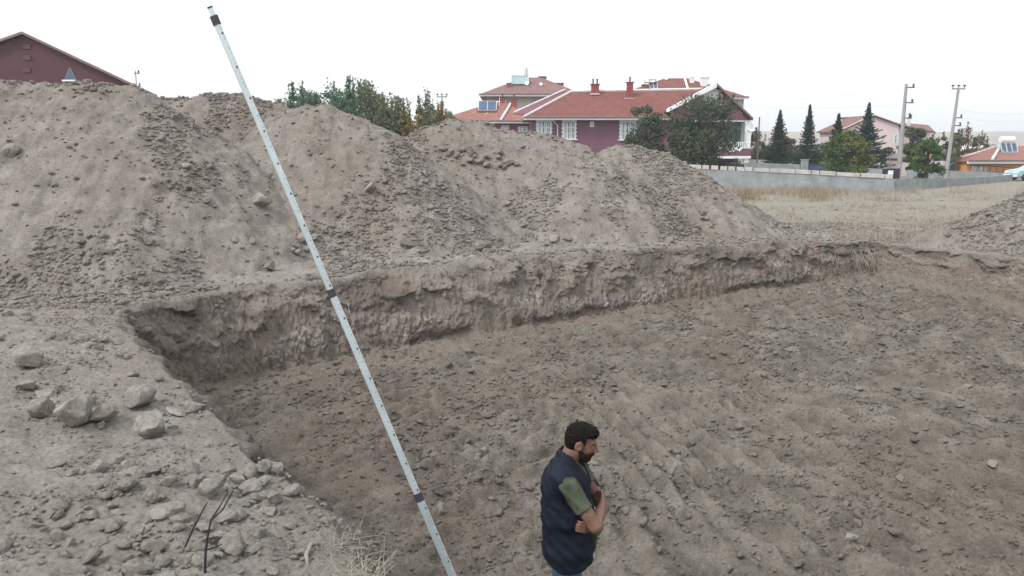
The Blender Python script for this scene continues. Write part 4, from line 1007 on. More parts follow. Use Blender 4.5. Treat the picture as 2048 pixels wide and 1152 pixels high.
L_dark = leaf_mat('dark_green_leaf', [(.5, (.030, .050, .036)), (.75, (.068, .094, .060)), (.95, (.14, .155, .11))])
L_fir = leaf_mat('fir_needles', [(.5, (.016, .034, .032)), (.8, (.035, .062, .052)), (1.0, (.06, .095, .075))])
L_green = leaf_mat('fresh_green_leaf', [(.5, (.04, .075, .028)), (.8, (.085, .14, .05)), (1, (.13, .19, .08))])
L_yel = leaf_mat('yellowing_leaf', [(.55, (.045, .085, .032)), (.82, (.09, .135, .05)), (1.0, (.24, .23, .085))], .5)
L_olive = leaf_mat('olive_leaf', [(.5, (.075, .09, .06)), (.8, (.13, .15, .09)), (1, (.21, .22, .13))])
L_teal = leaf_mat('poplar_leaf', [(.5, (.05, .095, .068)), (.8, (.095, .165, .105)), (1, (.16, .22, .14))])
L_or = leaf_mat('autumn_leaf', [(.5, (.10, .10, .05)), (.78, (.22, .17, .075)), (1.0, (.36, .26, .10))], .9)
L_brown = leaf_mat('brown_leaf', [(.5, (.075, .062, .05)), (.8, (.13, .11, .075)), (1, (.20, .15, .09))])
M_bark = simple('bark', (.10, .08, .065), .95, .25, 6)
M_straw = simple('dry_straw', (.31, .285, .235), .9, .25, 3)
M_weed = simple('reddish_dry_weed', (.26, .19, .135), .9, .35, 1.5)
M_twig = simple('blackened_twig', (.03, .028, .032), .9, .2, 9)

def quads(c, size, rg, up=0, asp=1.7):
    n = len(c); a = rg.normal(size=(n, 3)); a[:, 2] += up; a /= np.linalg.norm(a, axis=1)[:, None]
    b = np.cross(a, rg.normal(size=(n, 3))); b /= np.linalg.norm(b, axis=1)[:, None]
    a = a*(size*asp/2)[:, None]; b = b*(size/2)[:, None]
    V = np.stack([c-a, c-b*.9, c+a, c+b*.9], 1).reshape(-1, 3)
    return V, np.arange(n*4).reshape(n, 4)
def tree(u, vb, vt, Y, wpx, label, mat, name='tree', n=4500, leaf=.13, blobs=26, cat='tree', group=None, seed=0, trunk=.12, low=.15, spike=0, shape='round', zg=None):
    rg = np.random.default_rng(seed+int(u)); b = P(u, vb, Y); g = ground_z(b.x, Y) if zg is None else zg
    top = Z(vt, Y); h = top-g; W = wpx/F*Y/2
    root = empty(name, (b.x, Y, g), label, cat, group)
    # branches: from the trunk out to every clump
    cs = []; br = []
    for k in range(blobs):
        t = rg.uniform(low, 1); an = rg.uniform(0, 6.28)
        if shape == 'round': rad = W*math.sqrt(max(.02, 1-((t-.5*(1+low))/(.62*(1-low)))**2))
        elif shape == 'col': rad = W*(1.05-.75*t)
        elif shape == 'bush': rad = W*math.sqrt(max(.03, 1-max(0, t-.25)**2/.6))
        rad *= rg.uniform(.35, .97)
        cs.append((math.cos(an)*rad, math.sin(an)*rad, h*t*(.97)))
    cs = np.array(cs)
    m = MB(); ht = h*(.55 if shape != 'col' else .9); O = Vector((b.x, Y, g))
    m.tube([O-Vector((0, 0, .2)), O+Vector((.05*W, 0, ht*.5)), O+Vector((0, 0, ht))], [trunk, trunk*.75, trunk*.3], 7)
    for c in cs[:22]:
        s_ = Vector((0, 0, min(ht, c[2]*.55))); e = Vector(c); mid = s_.lerp(e, .5)+Vector((0, 0, .12*h*.3)); m.tube([O+s_, O+mid, O+e], [trunk*.4, trunk*.25, trunk*.08], 5)
    m.build('trunk', M_bark, root, smooth=True)
    per = n//blobs; pts = []
    for c in cs:
        r = rg.uniform(.20, .42)*min(W, h*.45); k = int(per*rg.uniform(.5, 1.5))
        d = rg.normal(size=(k, 3)); d /= np.linalg.norm(d, axis=1)[:, None]; rr_ = rg.uniform(0, 1, k)**.45
        pts.append(c+d*rr_[:, None]*r*np.array([1.15, 1.15, .8 if shape != 'col' else 1.7]))
    if spike:
        for k in range(spike):
            c = cs[rg.integers(len(cs))]; L = rg.uniform(.15, .35)*h; q = 34; t = rg.uniform(0, 1, q)
            tip = np.array([c[0]*1.15, c[1]*1.1, min(c[2]+L, h*1.12)]); pts.append(c+(tip-c)*t[:, None]+rg.normal(size=(q, 3))*.04)
    pts = np.concatenate(pts); pts[:, 2] = np.maximum(pts[:, 2], .05)
    V, Fq = quads(pts, leaf*rg.uniform(.6, 1.3, len(pts)), rg)
    mesh_np('crown', V, Fq, mat, root)
    return root
def fir(u, vb, vt, Y, wpx, label, seed):
    rg = np.random.default_rng(seed); b = P(u, vb, Y); g = ground_z(b.x, Y); h = Z(vt, Y)-g; W = wpx/F*Y/2*1.2
    root = empty('fir_tree', (b.x, Y, g), label, 'fir tree', 'fir trees behind the walls')
    O = Vector((b.x, Y, g)); m = MB(); m.tube([O, O+Vector((0, 0, h*.5)), O+Vector((0, 0, h))], [.14, .09, .012], 7); m.build('trunk', M_bark, root)
    pts = []; z = .06*h
    while z < .985*h:
        t = z/h; R_ = W*(min(1, 1.15*(1-t))**1.15)*rg.uniform(.72, 1.2); nb = int(6+9*(1-t)); a0 = rg.uniform(0, 6.28)
        for k in range(nb):
            a = a0+6.283*k/nb+rg.uniform(-.2, .2); L = R_*rg.uniform(.45, 1.2)+.04; q = int(10+L*46); s_ = rg.uniform(0, 1, q)
            x = s_*L; dz = -.22*x+.18*x*x/max(L, .1)+.10*L*s_**3; wd = rg.normal(size=q)*.15*L*(1.1-s_)
            pts.append(np.stack([np.cos(a)*x-np.sin(a)*wd, np.sin(a)*x+np.cos(a)*wd, z+dz+rg.normal(size=q)*.025], 1))
        z += (.07+.15*(1-t))*rg.uniform(.7, 1.3)*h/6
    q = 30; t = rg.uniform(.9, 1.0, q); pts.append(np.stack([rg.normal(size=q)*.012, rg.normal(size=q)*.012, t*h], 1))
    pts = np.concatenate(pts); V, Fq = quads(pts, rg.uniform(.04, .10, len(pts)), rg, asp=2.6); mesh_np('crown', V, Fq, L_fir, root)
fir(1555, 325, 219, 76, 66, 'leftmost fir of the four, narrow and thinner than its neighbour', 11)
fir(1613, 325, 208, 74, 60, 'dense dark fir standing free in the sky between the leftmost fir and the yellowing tree', 12)
fir(1671, 325, 226, 76, 62, 'smallest fir, just left of the pink house', 13)
fir(1729, 335, 204, 70, 84, 'tallest fir of the four, in front of the pink gable', 14)
TB = 'trees and bushes round the houses'
tree(1292, 335, 214, 62, 80, 'dark bushy tree in front of the maroon wall, left of its bigger neighbour', L_dark, n=9000, blobs=50, seed=1, group=TB, low=.22, spike=8, leaf=.12)
tree(1402, 338, 200, 60, 124, 'biggest dark tree hiding the lower part of the white edged gable', L_dark, n=13000, blobs=70, seed=2, group=TB, low=.22, spike=14, leaf=.12)
tree(1352, 338, 240, 63, 64, 'dark leafy tree filling the gap between the two big trees', L_olive, n=5000, blobs=30, seed=3, group=TB, low=.2)
tree(1692, 350, 268, 56, 92, 'yellowing leafy tree in front of the dark gate', L_yel, n=8000, blobs=44, seed=4, group=TB, low=.08, spike=10, leaf=.11, shape='bush')
tree(1852, 357, 280, 53, 66, 'fresh green bushy tree right of the leaning pole', L_green, n=7000, blobs=40, seed=5, group=TB, low=.06, spike=10, leaf=.10, shape='bush')
tree(1822, 345, 254, 66, 54, 'dark green tree between the leaning pole and the green bush', L_dark, n=4500, blobs=26, seed=6, group=TB, low=.15)
tree(1932, 345, 256, 74, 60, 'brownish tree right of the crossarm pole', L_brown, n=4000, blobs=30, seed=7, group=TB, low=.2, spike=14, leaf=.10)
tree(1896, 345, 268, 70, 46, 'dull olive tree behind the crossarm pole', L_olive, n=3000, blobs=24, seed=8, group=TB, low=.1, spike=8)
tree(1953, 345, 272, 82, 30, 'small grey green tree behind the brownish one', L_olive, n=1500, blobs=14, seed=9, group=TB, low=.2, spike=6)
tree(1512, 335, 265, 86, 52, 'reddish brown bush just right of the satellite dish', L_brown, n=3000, blobs=26, seed=10, group=TB, low=.05, spike=12, shape='bush')
tree(1580, 335, 280, 84, 60, 'brown bush between the two left firs', L_brown, n=3000, blobs=26, seed=12, group=TB, low=.02, shape='bush')
tree(1545, 335, 288, 82, 74, 'low green bush under the leftmost fir', L_green, n=3000, blobs=26, seed=13, group=TB, low=.02, shape='bush')
tree(1640, 335, 290, 82, 66, 'olive bush between the dense fir and the smallest fir', L_olive, n=3000, blobs=26, seed=14, group=TB, low=.02, shape='bush')
tree(1765, 335, 296, 80, 60, 'dark bush in front of the pink wall right of the tallest fir', L_dark, n=2600, blobs=22, seed=15, group=TB, low=.02, shape='bush')
tree(1470, 335, 318, 68, 40, 'low dark hedge under the balcony', L_dark, n=1500, blobs=14, seed=16, group=TB, low=.02, shape='bush')
SAP = 'sapling trees behind the heaps'
sp = [(590, 190, 40, L_teal, 'thin teal green sapling at the left end of the row'), (612, 184, 34, L_teal, 'bushy teal sapling second in the row'),
      (632, 206, 40, L_teal, 'low teal sapling behind the crest of the middle heap'), (657, 178, 34, L_teal, 'teal sapling with a tall leading shoot'),
      (676, 186, 24, L_teal, 'narrow poplar like a dark spike'), (690, 184, 24, L_teal, 'second narrow poplar beside the dark spike'),
      (702, 176, 30, L_teal, 'tallest poplar shoot of the row'), (720, 190, 40, L_teal, 'broad green sapling right of the tallest shoot'),
      (742, 198, 44, L_olive, 'greyish olive tree in the middle of the row'), (764, 204, 44, L_olive, 'thin olive tree where the colour turns'),
      (786, 210, 40, L_brown, 'brown thin tree before the orange ones'), (815, 222, 44, L_or, 'orange leaved bush below the distant pole'),
      (838, 228, 40, L_or, 'second orange bush right of the distant pole'), (862, 196, 40, L_dark, 'dark round tree in front of the far crossarm pole'), (880, 222, 36, L_or, 'yellow orange bush at the right end of the row'), (840, 210, 30, L_dark, 'dark green tree behind the orange bushes'), (786, 238, 50, L_or, 'low golden bush in the dip between two heaps'), (896, 236, 34, L_or, 'last golden bush against the low roof')]
for k, (u, vt, w_, mt, lab) in enumerate(sp):
    Y = 46+((k*37) % 11)*1.6
    tree(u, 300, vt, Y, w_, lab, mt, name='sapling_tree', n=1500, blobs=16, leaf=.085, seed=50+k, group=SAP, trunk=.04, low=.3, spike=26, shape='bush')

def hedge(name, u0, u1, v, Y, hgt, mat, label, n=9000, seed=0):
    rg = np.random.default_rng(seed); a = P(u0, v, Y); b = P(u1, v, Y); t = rg.uniform(0, 1, n)
    x = a.x+(b.x-a.x)*t; y = Y+rg.normal(size=n)*1.6
    top = hgt*(.65+.35*fbm(x*.35, x*0+seed, 4, seed)+.2*gn(x*1.7, x*0, seed))
    g = g_base(x, y); z = g+np.maximum(.05, top)*rg.uniform(0, 1, n)**.6
    V, Fq = quads(np.stack([x, y, z], 1), rg.uniform(.08, .2, n), rg); o = mesh_np(name, V, Fq, mat); tag(o, label, 'thicket', kind='stuff')
hedge('thicket', 1490, 1790, 300, 92, 3.0, L_olive, 'low mixed thicket in the gardens behind the firs', 14000, 3)
hedge('thicket', 1500, 1960, 290, 130, 4.2, L_brown, 'distant brownish tree line along the horizon', 14000, 4)
hedge('thicket', 1860, 2100, 300, 110, 2.6, L_olive, 'far row of shrubs behind the orange house', 6000, 5)
hedge('thicket', 575, 760, 250, 60, 8.5, L_teal, 'dense green undergrowth beneath the left saplings', 24000, 6)
hedge('thicket', 720, 925, 250, 58, 7.4, L_olive, 'dense olive undergrowth beneath the right saplings', 22000, 8)

# dry grass of the field
def blades(name, x, y, hgt, wd, mat, label, cat, lean=.5, seed=1, zf=None):
    rg = np.random.default_rng(seed); n = len(x); z = (zf or H)(x, y)
    a = rg.uniform(0, 6.28, n); l = hgt*rg.uniform(.4, 1.15, n); ln = rg.normal(size=(n, 2))*lean*l[:, None]
    dx, dy = np.cos(a)*wd/2, np.sin(a)*wd/2
    p0 = np.stack([x-dx, y-dy, z-.01], 1); p1 = np.stack([x+dx, y+dy, z-.01], 1)
    m0 = np.stack([x+dx*.7+ln[:, 0]*.4, y+dy*.7+ln[:, 1]*.4, z+l*.6], 1); m1 = np.stack([x-dx*.7+ln[:, 0]*.4, y-dy*.7+ln[:, 1]*.4, z+l*.6], 1)
    tp = np.stack([x+ln[:, 0], y+ln[:, 1], z+l], 1)
    V = np.stack([p0, p1, m0, m1, tp], 1).reshape(-1, 3); i = np.arange(n)[:, None]*5
    o = mesh_np(name, V, [np.hstack([i, i+1, i+2, i+3]), np.hstack([i+3, i+2, i+4])], mat); return tag(o, label, cat, kind='stuff')
rg = np.random.default_rng(5)
def fpts(n, x0, x1, y0, y1, thr, sc, seed, clump=6, cr=.09):
    x = rg.uniform(x0, x1, n*4); y = rg.uniform(y0, y1, n*4); k = (fbm(x*sc, y*sc, 3, seed) > thr) & (sdist(x, y) > .25) & (np.abs(x) < .72*y)
    h = np.full(x.shape, -9.)
    for i in range(3, 6): h = np.maximum(h, heap_h(i, x, y))
    k &= h < g_base(x, y)+.1
    x, y = x[k][:n], y[k][:n]; x = np.repeat(x, clump)+rg.normal(size=len(x)*clump)*cr; y = np.repeat(y, clump)+rg.normal(size=len(y)*clump)*cr
    return x, y
x, y = fpts(2500, 3, 32, 18.6, 43, .16, .35, 301); blades('dry_grass', x, y, .13, .012, M_straw, 'short bleached grass over the field between pit and wall', 'dry grass', .6, 1)
x, y = fpts(1500, 3, 26, 18.6, 27, .2, .6, 302); blades('dry_grass', x, y, .22, .010, M_straw, 'taller straw coloured grass just beyond the pit edge', 'dry grass', .5, 2)
x, y = fpts(300, 7, 17, 35, 44, .3, .45, 303, 8, .2); blades('dry_weeds', x, y, .55, .016, M_weed, 'rusty brown dried weeds in front of the grey wall', 'dry weeds', .3, 3)
x, y = fpts(420, 4, 30, 41, 46, .0, .5, 304, 7, .16); blades('dry_weeds', x, y, .42, .018, M_straw, 'pale dead weeds along the foot of the grey wall', 'dry weeds', .3, 4)
# straw on the near brink
def brink_straw():
    rg = np.random.default_rng(9); m = MB(); c0 = Pz(700, 1120, -1.85); root = empty('straw_tuft', (c0.x, c0.y, -1.9), 'bleached dry straw tuft hanging over the near brink of the pit', 'dry grass')
    def blade(p, d, L, r):
        p = Vector(p); pts = [p]; d = Vector(d).normalized()
        for k in range(5): d = (d+Vector((rg.normal()*.10, rg.normal()*.10, -.13))).normalized(); pts.append(pts[-1]+d*L/5)
        m.tube(pts, [r, r, r*.9, r*.7, r*.5, r*.2], 3, cap=False)
    def cl(u, v, n, spread, L, dirb, r=.0014, jit=.8):
        c = hit(u, v)
        for k in range(n):
            p = c+Vector((rg.normal()*spread, rg.normal()*spread, -.01)); d = Vector(dirb)+Vector((rg.normal()*jit, rg.normal()*jit, rg.normal()*.3)); blade(p, d, L*rg.uniform(.4, 1.25), r)
    cl(735, 1150, 34, .05, .17, (.2, .2, 1.0)); cl(700, 1095, 45, .06, .13, (.6, .3, .5)); cl(670, 1085, 34, .05, .12, (.5, .1, .5))
    cl(645, 1110, 30, .08, .13, (-.1, 0, .6)); cl(610, 1090, 20, .09, .11, (-.4, .1, .5)); cl(585, 1120, 14, .08, .12, (-.4, 0, .7)); cl(715, 1130, 22, .04, .16, (.8, .2, .5)); cl(690, 1150, 16, .06, .14, (.1, 0, .8)); cl(560, 1070, 8, .06, .08, (-.1, 0, .7))
    m.build('straw', M_straw, root)
    m = MB(); a = [hit(640, 1085), hit(622, 1100), hit(613, 1120), hit(616, 1136)]
    m.tube([a[0]-Vector((0, 0, .01)), a[1]+Vector((0, 0, .022)), a[2]+Vector((0, 0, .025)), a[3]-Vector((0, 0, .005))], [.005, .009, .010, .007], 8)
    o = m.build('root', simple('bleached_root', (.27, .245, .21), .9, .15, 12), smooth=True); tag(o, 'short curved bleached root lying in the straw on the brink', 'root')
brink_straw()
def twigs():
    b = hit(408, 1146); root = empty('dead_plant', tuple(b), 'black leafless twigs rising before the broad pale boulder', 'dead plant')
    def q(u, v, y): return P(u, v, y)
    y = b.y; m = MB()
    m.tube([b-Vector((0, 0, .05)), q(411, 1108, y-.02), q(415, 1075, y-.04), q(422, 1040, y-.05), q(440, 1012, y-.05)], [.006, .0055, .005, .004, .003], 6); m.build('stem', M_twig, root)
    for pts, r in (([q(422, 1040, y-.05), q(445, 1020, y-.06), q(470, 975, y-.05)], .0028), ([q(440, 1012, y-.05), q(455, 985, y-.03), q(456, 975, y-.03)], .002),
                   ([q(374, 1085, y), q(390, 1050, y-.02), q(415, 1004, y-.04)], .0035), ([q(411, 1102, y-.02), q(398, 1100, y), q(382, 1104, y+.01)], .002), ([q(412, 1100, y-.02), q(432, 1094, y), q(445, 1088, y)], .003), ([q(374, 1085, y), q(370, 1094, y+.02)], .003)):
        m = MB(); r *= 1.35; m.tube(pts, [r, r*.9] + ([r*.5] if len(pts) > 2 else []), 5); m.build('twig', M_twig, root)
twigs()
# hanging roots on the cut face near the far corner
def roots():
    rg = np.random.default_rng(21); M_root = simple('pale_root', (.30, .26, .22), .9, .2, 12); k = 0
    A = [(1655, 1745)]; 
    m = MB()
    nn = np.array(NORTH)
    for i in range(70):
        t = rg.uniform(0, 1)**.6 if i < 45 else rg.uniform(0, 1)
        seg = t*(len(nn)-1) if i >= 45 else (len(nn)-2)+t
        j = min(int(seg), len(nn)-2); f = seg-j; p = nn[j]*(1-f)+nn[j+1]*f; d = nn[j+1]-nn[j]; d /= np.linalg.norm(d); nr = np.array([d[1], -d[0]])
        z0 = -2.35-rg.uniform(0, .25); L = rg.uniform(.15, .5); pts = []; o_ = rg.uniform(.28, .36)
        for s_ in range(5): pts.append((p[0]+nr[0]*(o_+.05*s_)+rg.normal()*.015, p[1]+nr[1]*(o_+.05*s_)+rg.normal()*.015, z0-L*s_/4))
        m.tube(pts, [.006, .006, .005, .004, .002], 4)
    o = m.build('hanging_roots', M_root); tag(o, 'thin pale roots hanging down the cut face of the pit', 'roots', kind='stuff')
roots()
# ------------------------------------------------------------------ telescopic staff
def staff():
    al = simple('anodised_aluminium', (.50, .57, .60), .38, .10, 6, metal=.35, spec=.5); rub = simple('black_collar', (.045, .045, .055), .6, .2, 8)
    Y = 4.0; foot = P(985, 1340, Y); foot.z = max(foot.z, float(FL(np.array([foot.x]), np.array([foot.y]))[0])-.03)
    top = P(420, 15, Y+.05)
    ax = (top-P(985, 1340, Y)).normalized(); A = P(985, 1340, Y); foot = A+ax*((FL0(0, Y)-.03-A.z)/ax.z)
    root = empty('levelling_staff', tuple(foot), 'long thin telescopic aluminium staff with black collars leaning to the left', 'levelling staff')
    L = (top-foot).length
    def at_v(v):
        lo, hi = 0, L
        for _ in range(40):
            mid = (lo+hi)/2; p = foot+ax*mid; b = (p.y*0+ (p.z*CP+p.y*SP))/(p.y*CP-p.z*SP); vv = 576-F*b
            lo, hi = (mid, hi) if vv > v else (lo, mid)
        return lo
    s3, s2, s1 = at_v(990), at_v(583), at_v(38)
    sx = ax.cross(Vector((0, -1, 0))).normalized(); sy = ax.cross(sx).normalized()
    def oval(a, b, w_, d, name, mat, bev=.3, parent=root):
        m = MB(); n = 16; vs = []
        for t in (a, b):
            for k in range(n):
                an = 2*math.pi*k/n; c_, s_ = math.cos(an), math.sin(an); e = .55
                vs.append(foot+ax*t+sx*(abs(c_)**e*math.copysign(1, c_)*w_/2)+sy*(abs(s_)**e*math.copysign(1, s_)*d/2))
        m.add(vs, [(k, (k+1) % n, (k+1) % n+n, k+n) for k in range(n)]+[tuple(range(n-1, -1, -1)), tuple(range(n, 2*n))])
        return m.build(name, mat, parent)
    oval(0, s3, .042, .026, 'section', al); oval(s3-.01, s2, .0365, .022, 'section', al); oval(s2-.01, s1, .0315, .019, 'section', al); oval(s1-.01, L, .024, .014, 'section', al)
    oval(s3-.035, s3+.012, .046, .030, 'collar', rub); oval(s2-.03, s2+.012, .040, .026, 'collar', rub); oval(s1-.03, s1+.015, .039, .026, 'collar', rub); oval(L-.004, L+.004, .026, .016, 'end_cap', rub)
    oval(-.01, .03, .046, .03, 'foot_cap', rub)
    # graduation ticks and numerals on the right hand side of the face
    m = MB(); rr = random.Random(3)
    for a, b, w_, d in ((0.05, s3-.04, .042, .026), (s3+.03, s2-.04, .0365, .022), (s2+.03, s1-.04, .0315, .019)):
        t = a; k = 0
        while t < b:
            big = k % 10 == 0; ln = .0075 if big else (.0050 if k % 5 == 0 else .0028); hh = .010 if big else .0032
            if big or rr.random() < .8:
                c = foot+ax*t+sx*(w_/2-.006)+sy*(d/2+.0004)*(1 if sy.y < 0 else -1)
                n_ = sy*(1 if sy.y < 0 else -1)
                vs = [c+sx*(-ln/2)-ax*hh/2, c+sx*(ln/2)-ax*hh/2, c+sx*(ln/2)+ax*hh/2, c+sx*(-ln/2)+ax*hh/2]
                m.add([v-n_*.002 for v in vs]+[v+n_*.0006 for v in vs], [(4, 5, 6, 7), (0, 3, 2, 1), (0, 1, 5, 4), (1, 2, 6, 5), (2, 3, 7, 6), (3, 0, 4, 7)])
            t += .01*(2 if k % 3 else 1); k += 1
    m.build('graduation_marks', rub, root)
staff()

# ------------------------------------------------------------------ man (distance fields -> one smooth surface per part)
def smin(a, b, k):
    h = np.clip(.5+.5*(b-a)/k, 0, 1); return b+(a-b)*h-k*h*(1-h)
def surf_net(fn, lo, hi, vox):
    lo = np.array(lo, float); hi = np.array(hi, float); n = np.ceil((hi-lo)/vox).astype(int)+1
    ax_ = [lo[i]+np.arange(n[i])*vox for i in range(3)]
    Xg, Yg, Zg = np.meshgrid(*ax_, indexing='ij'); D = fn(Xg.astype(np.float32), Yg.astype(np.float32), Zg.astype(np.float32))
    s = D < 0; c = np.stack([s[i:n[0]-1+i, j:n[1]-1+j, k:n[2]-1+k] for i in (0, 1) for j in (0, 1) for k in (0, 1)], 0)
    act = c.any(0) & ~c.all(0); idx = -np.ones(act.shape, int); I = np.argwhere(act); idx[act] = np.arange(len(I))
    acc = np.zeros((len(I), 3)); cnt = np.zeros(len(I)); cor = [(i, j, k) for i in (0, 1) for j in (0, 1) for k in (0, 1)]
    for a in range(8):
        for b in range(a+1, 8):
            if sum(abs(cor[a][q]-cor[b][q]) for q in range(3)) != 1: continue
            pa, pb = I+np.array(cor[a]), I+np.array(cor[b]); da = D[tuple(pa.T)]; db = D[tuple(pb.T)]; m = (da < 0) != (db < 0)
            t = np.where(m, da/np.where(m, da-db, 1), 0); acc += np.where(m[:, None], pa+(pb-pa)*t[:, None], 0); cnt += m
    V = lo+acc/cnt[:, None]*vox; Q = []
    for axx in range(3):
        sl0 = [slice(None)]*3; sl1 = [slice(None)]*3; sl0[axx] = slice(0, -1); sl1[axx] = slice(1, None)
        ch = s[tuple(sl0)] != s[tuple(sl1)]; E = np.argwhere(ch); o = [q for q in range(3) if q != axx]
        ok = (E[:, o[0]] > 0) & (E[:, o[1]] > 0) & (E[:, o[0]] < n[o[0]]-1) & (E[:, o[1]] < n[o[1]]-1); E = E[ok]
        def cell(d0, d1):
            e = E.copy(); e[:, o[0]] -= d0; e[:, o[1]] -= d1; return idx[tuple(e.T)]
        q = np.stack([cell(0, 0), cell(1, 0), cell(1, 1), cell(0, 1)], 1); inside = s[tuple(E.T)]
        flip = inside if axx != 1 else ~inside
        q = np.where(flip[:, None], q, q[:, ::-1]); Q.append(q)
    return V, np.concatenate(Q)
class SDF:
    def __init__(s): s.p = []
    def ell(s, c, r, k=.02, rot=0, op='+'): s.p.append(('e', np.array(c, float), np.array(r, float), k, rot, op)); return s
    def cap(s, a, b, ra, rb, k=.02, op='+', fl=1): s.p.append(('c', np.array(a, float), np.array(b, float), ra, rb, k, op, fl)); return s
    def __call__(s, x, y, z, grow=0):
        D = np.full(x.shape, 9., dtype=np.float32)
        for q in s.p:
            if q[0] == 'e':
                _, c, r, k, rot, op = q; px, py, pz = x-c[0], y-c[1], z-c[2]
                if rot: cr, sr = math.cos(rot), math.sin(rot); px, pz = px*cr-pz*sr, px*sr+pz*cr
                k0 = np.sqrt((px/r[0])**2+(py/r[1])**2+(pz/r[2])**2); k1 = np.sqrt((px/r[0]**2)**2+(py/r[1]**2)**2+(pz/r[2]**2)**2)+1e-6; d = k0*(k0-1)/k1
            else:
                _, a, b, ra, rb, k, op, fl = q; e = b-a; px, py, pz = x-a[0], y-a[1], z-a[2]
                t = np.clip((px*e[0]+py*e[1]+pz*e[2])/(e@e), 0, 1); d = np.sqrt((px-e[0]*t)**2+((py-e[1]*t)*fl)**2+(pz-e[2]*t)**2)-(ra+(rb-ra)*t)
            if op == '+': D = smin(D, d, k)
            else: D = -smin(-D, d, k)
        return D-grow
HC = np.array([.072, 0, 1.602]); TILT = .30
def hd(p):   # head frame -> man frame (head bowed forward)
    c, s_ = math.cos(TILT), math.sin(TILT); x, y, z = p; return (HC[0]+x*c+z*s_, HC[1]+y, HC[2]-x*s_+z*c)
def to_head(x, y, z):
    c, s_ = math.cos(TILT), math.sin(TILT); px, pz = x-HC[0], z-HC[2]; return px*c-pz*s_, y, px*s_+pz*c
def man():
    Yb = 4.78; b = P(1140, 838, Yb); x0 = b.x; zf = float(FL(np.array([x0]), np.array([Yb]))[0])
    top = Z(838, Yb); S = (top-zf)/1.752
    root = empty('person', (x0, Yb, zf), 'bearded man in dark blue vest and green shirt standing in the pit with folded arms', 'person', rz=R(-9)); root.scale = (S,)*3
    skin, n, bs = node_mat('skin', .55, .35); g = N(n, 'ShaderNodeTexCoord').outputs['Object']
    n.links.new(ramp_n(n, noise_n(n, g, 14, 4, .6), [(.3, (.125, .068, .048)), (.55, (.175, .096, .069)), (.75, (.215, .122, .09))]), bs.inputs['Base Color']); bs.inputs['Subsurface Weight'].default_value = .0
    HSH = lambda s, c, r, k=.012, op='+': s.ell(hd(c), r, k, TILT, op)
    rS, rE, rW = (.015, -.215, 1.39), (.19, -.262, 1.155), (.215, -.015, 1.175)
    lS, lE, lW = (.02, .21, 1.39), (.215, .19, 1.07), (.175, -.125, 1.10)
    B = SDF()
    B.ell((-.02, 0, .95), (.125, .17, .13), .05).ell((-.015, 0, 1.12), (.12, .155, .18), .05).ell((-.02, 0, 1.30), (.125, .175, .16), .05)
    B.cap((-.03, -.15, 1.425), (-.03, .15, 1.425), .062, .062, .05).cap((-.035, 0, 1.42), (.02, 0, 1.54), .066, .058, .03)
    for a, e, w_ in ((rS, rE, rW), (lS, lE, lW)):
        B.cap(a, e, .052, .042, .03); B.cap(e, tuple(np.array(e)*.45+np.array(w_)*.55), .043, .036, .02); B.cap(tuple(np.array(e)*.5+np.array(w_)*.5), w_, .037, .026, .02)
    for sgn in (-1, 1):
        B.cap((-.01, sgn*.095, .92), (.01, sgn*.11, .50), .088, .056, .03); B.cap((.01, sgn*.11, .50), (-.02, sgn*.12, .10), .055, .038, .02); B.cap((-.03, sgn*.12, .045), (.13, sgn*.14, .03), .042, .032, .02)
    # head
    HSH(B, (-.010, 0, .036), (.093, .073, .086), .02); HSH(B, (.030, 0, -.040), (.062, .058, .070), .03); HSH(B, (.058, 0, -.088), (.030, .032, .026), .02)
    HSH(B, (.052, 0, -.01), (.046, .056, .06), .02); HSH(B, (.072, 0, .030), (.020, .052, .014), .012); HSH(B, (.066, .034, -.022), (.020, .022, .018), .012); HSH(B, (.066, -.034, -.022), (.020, .022, .018), .012)
    B.cap(hd((.090, 0, .022)), hd((.116, 0, -.022)), .008, .0125, .010); HSH(B, (.100, .011, -.027), (.012, .010, .008), .006); HSH(B, (.100, -.011, -.027), (.012, .010, .008), .006)
    HSH(B, (.090, 0, -.053), (.012, .024, .006), .006); HSH(B, (.088, 0, -.064), (.012, .021, .007), .006)
    for sg in (-1, 1):
        HSH(B, (.096, sg*.031, .008), (.014, .017, .011), .008, '-'); HSH(B, (-.008, sg*.080, -.006), (.026, .011, .034), .006); HSH(B, (-.002, sg*.090, -.004), (.013, .008, .018), .006, '-')
    # hands: right lies on the left upper arm, left one holds the right arm from below
    def hand(w_, pd, fd, side, up, tip_curl, thumb_s):
        w_ = np.array(w_); pd = np.array(pd, float); pd /= np.linalg.norm(pd); fd = np.array(fd, float); fd /= np.linalg.norm(fd); sd_ = np.array(side, float); sd_ /= np.linalg.norm(sd_); cu = np.array(tip_curl, float)
        kn = w_+pd*.088
        for q in (-1.5, -.5, .5, 1.5): B.cap(tuple(w_+sd_*q*.010), tuple(kn+sd_*q*.0195), .018, .0125, .012)
        for q, L in zip((-1.5, -.5, .5, 1.5), (.066, .078, .074, .058)):
            k0 = kn+sd_*q*.0198; d1 = fd; k1 = k0+d1*L*.5; d2 = fd*.6+cu*.8; d2 /= np.linalg.norm(d2); k2 = k1+d2*L*.32; d3 = cu+fd*.1; d3 /= np.linalg.norm(d3); k3 = k2+d3*L*.24
            B.cap(tuple(k0), tuple(k1), .0105, .0098, .004); B.cap(tuple(k1), tuple(k2), .0098, .009, .004); B.cap(tuple(k2), tuple(k3), .009, .008, .004)
        t0 = w_+pd*.025+sd_*thumb_s*.026; t1 = t0+(pd*.5+sd_*thumb_s*.7+cu*.3)*.040; t2 = t1+(pd*.8+sd_*thumb_s*.2+cu*.4)*.034
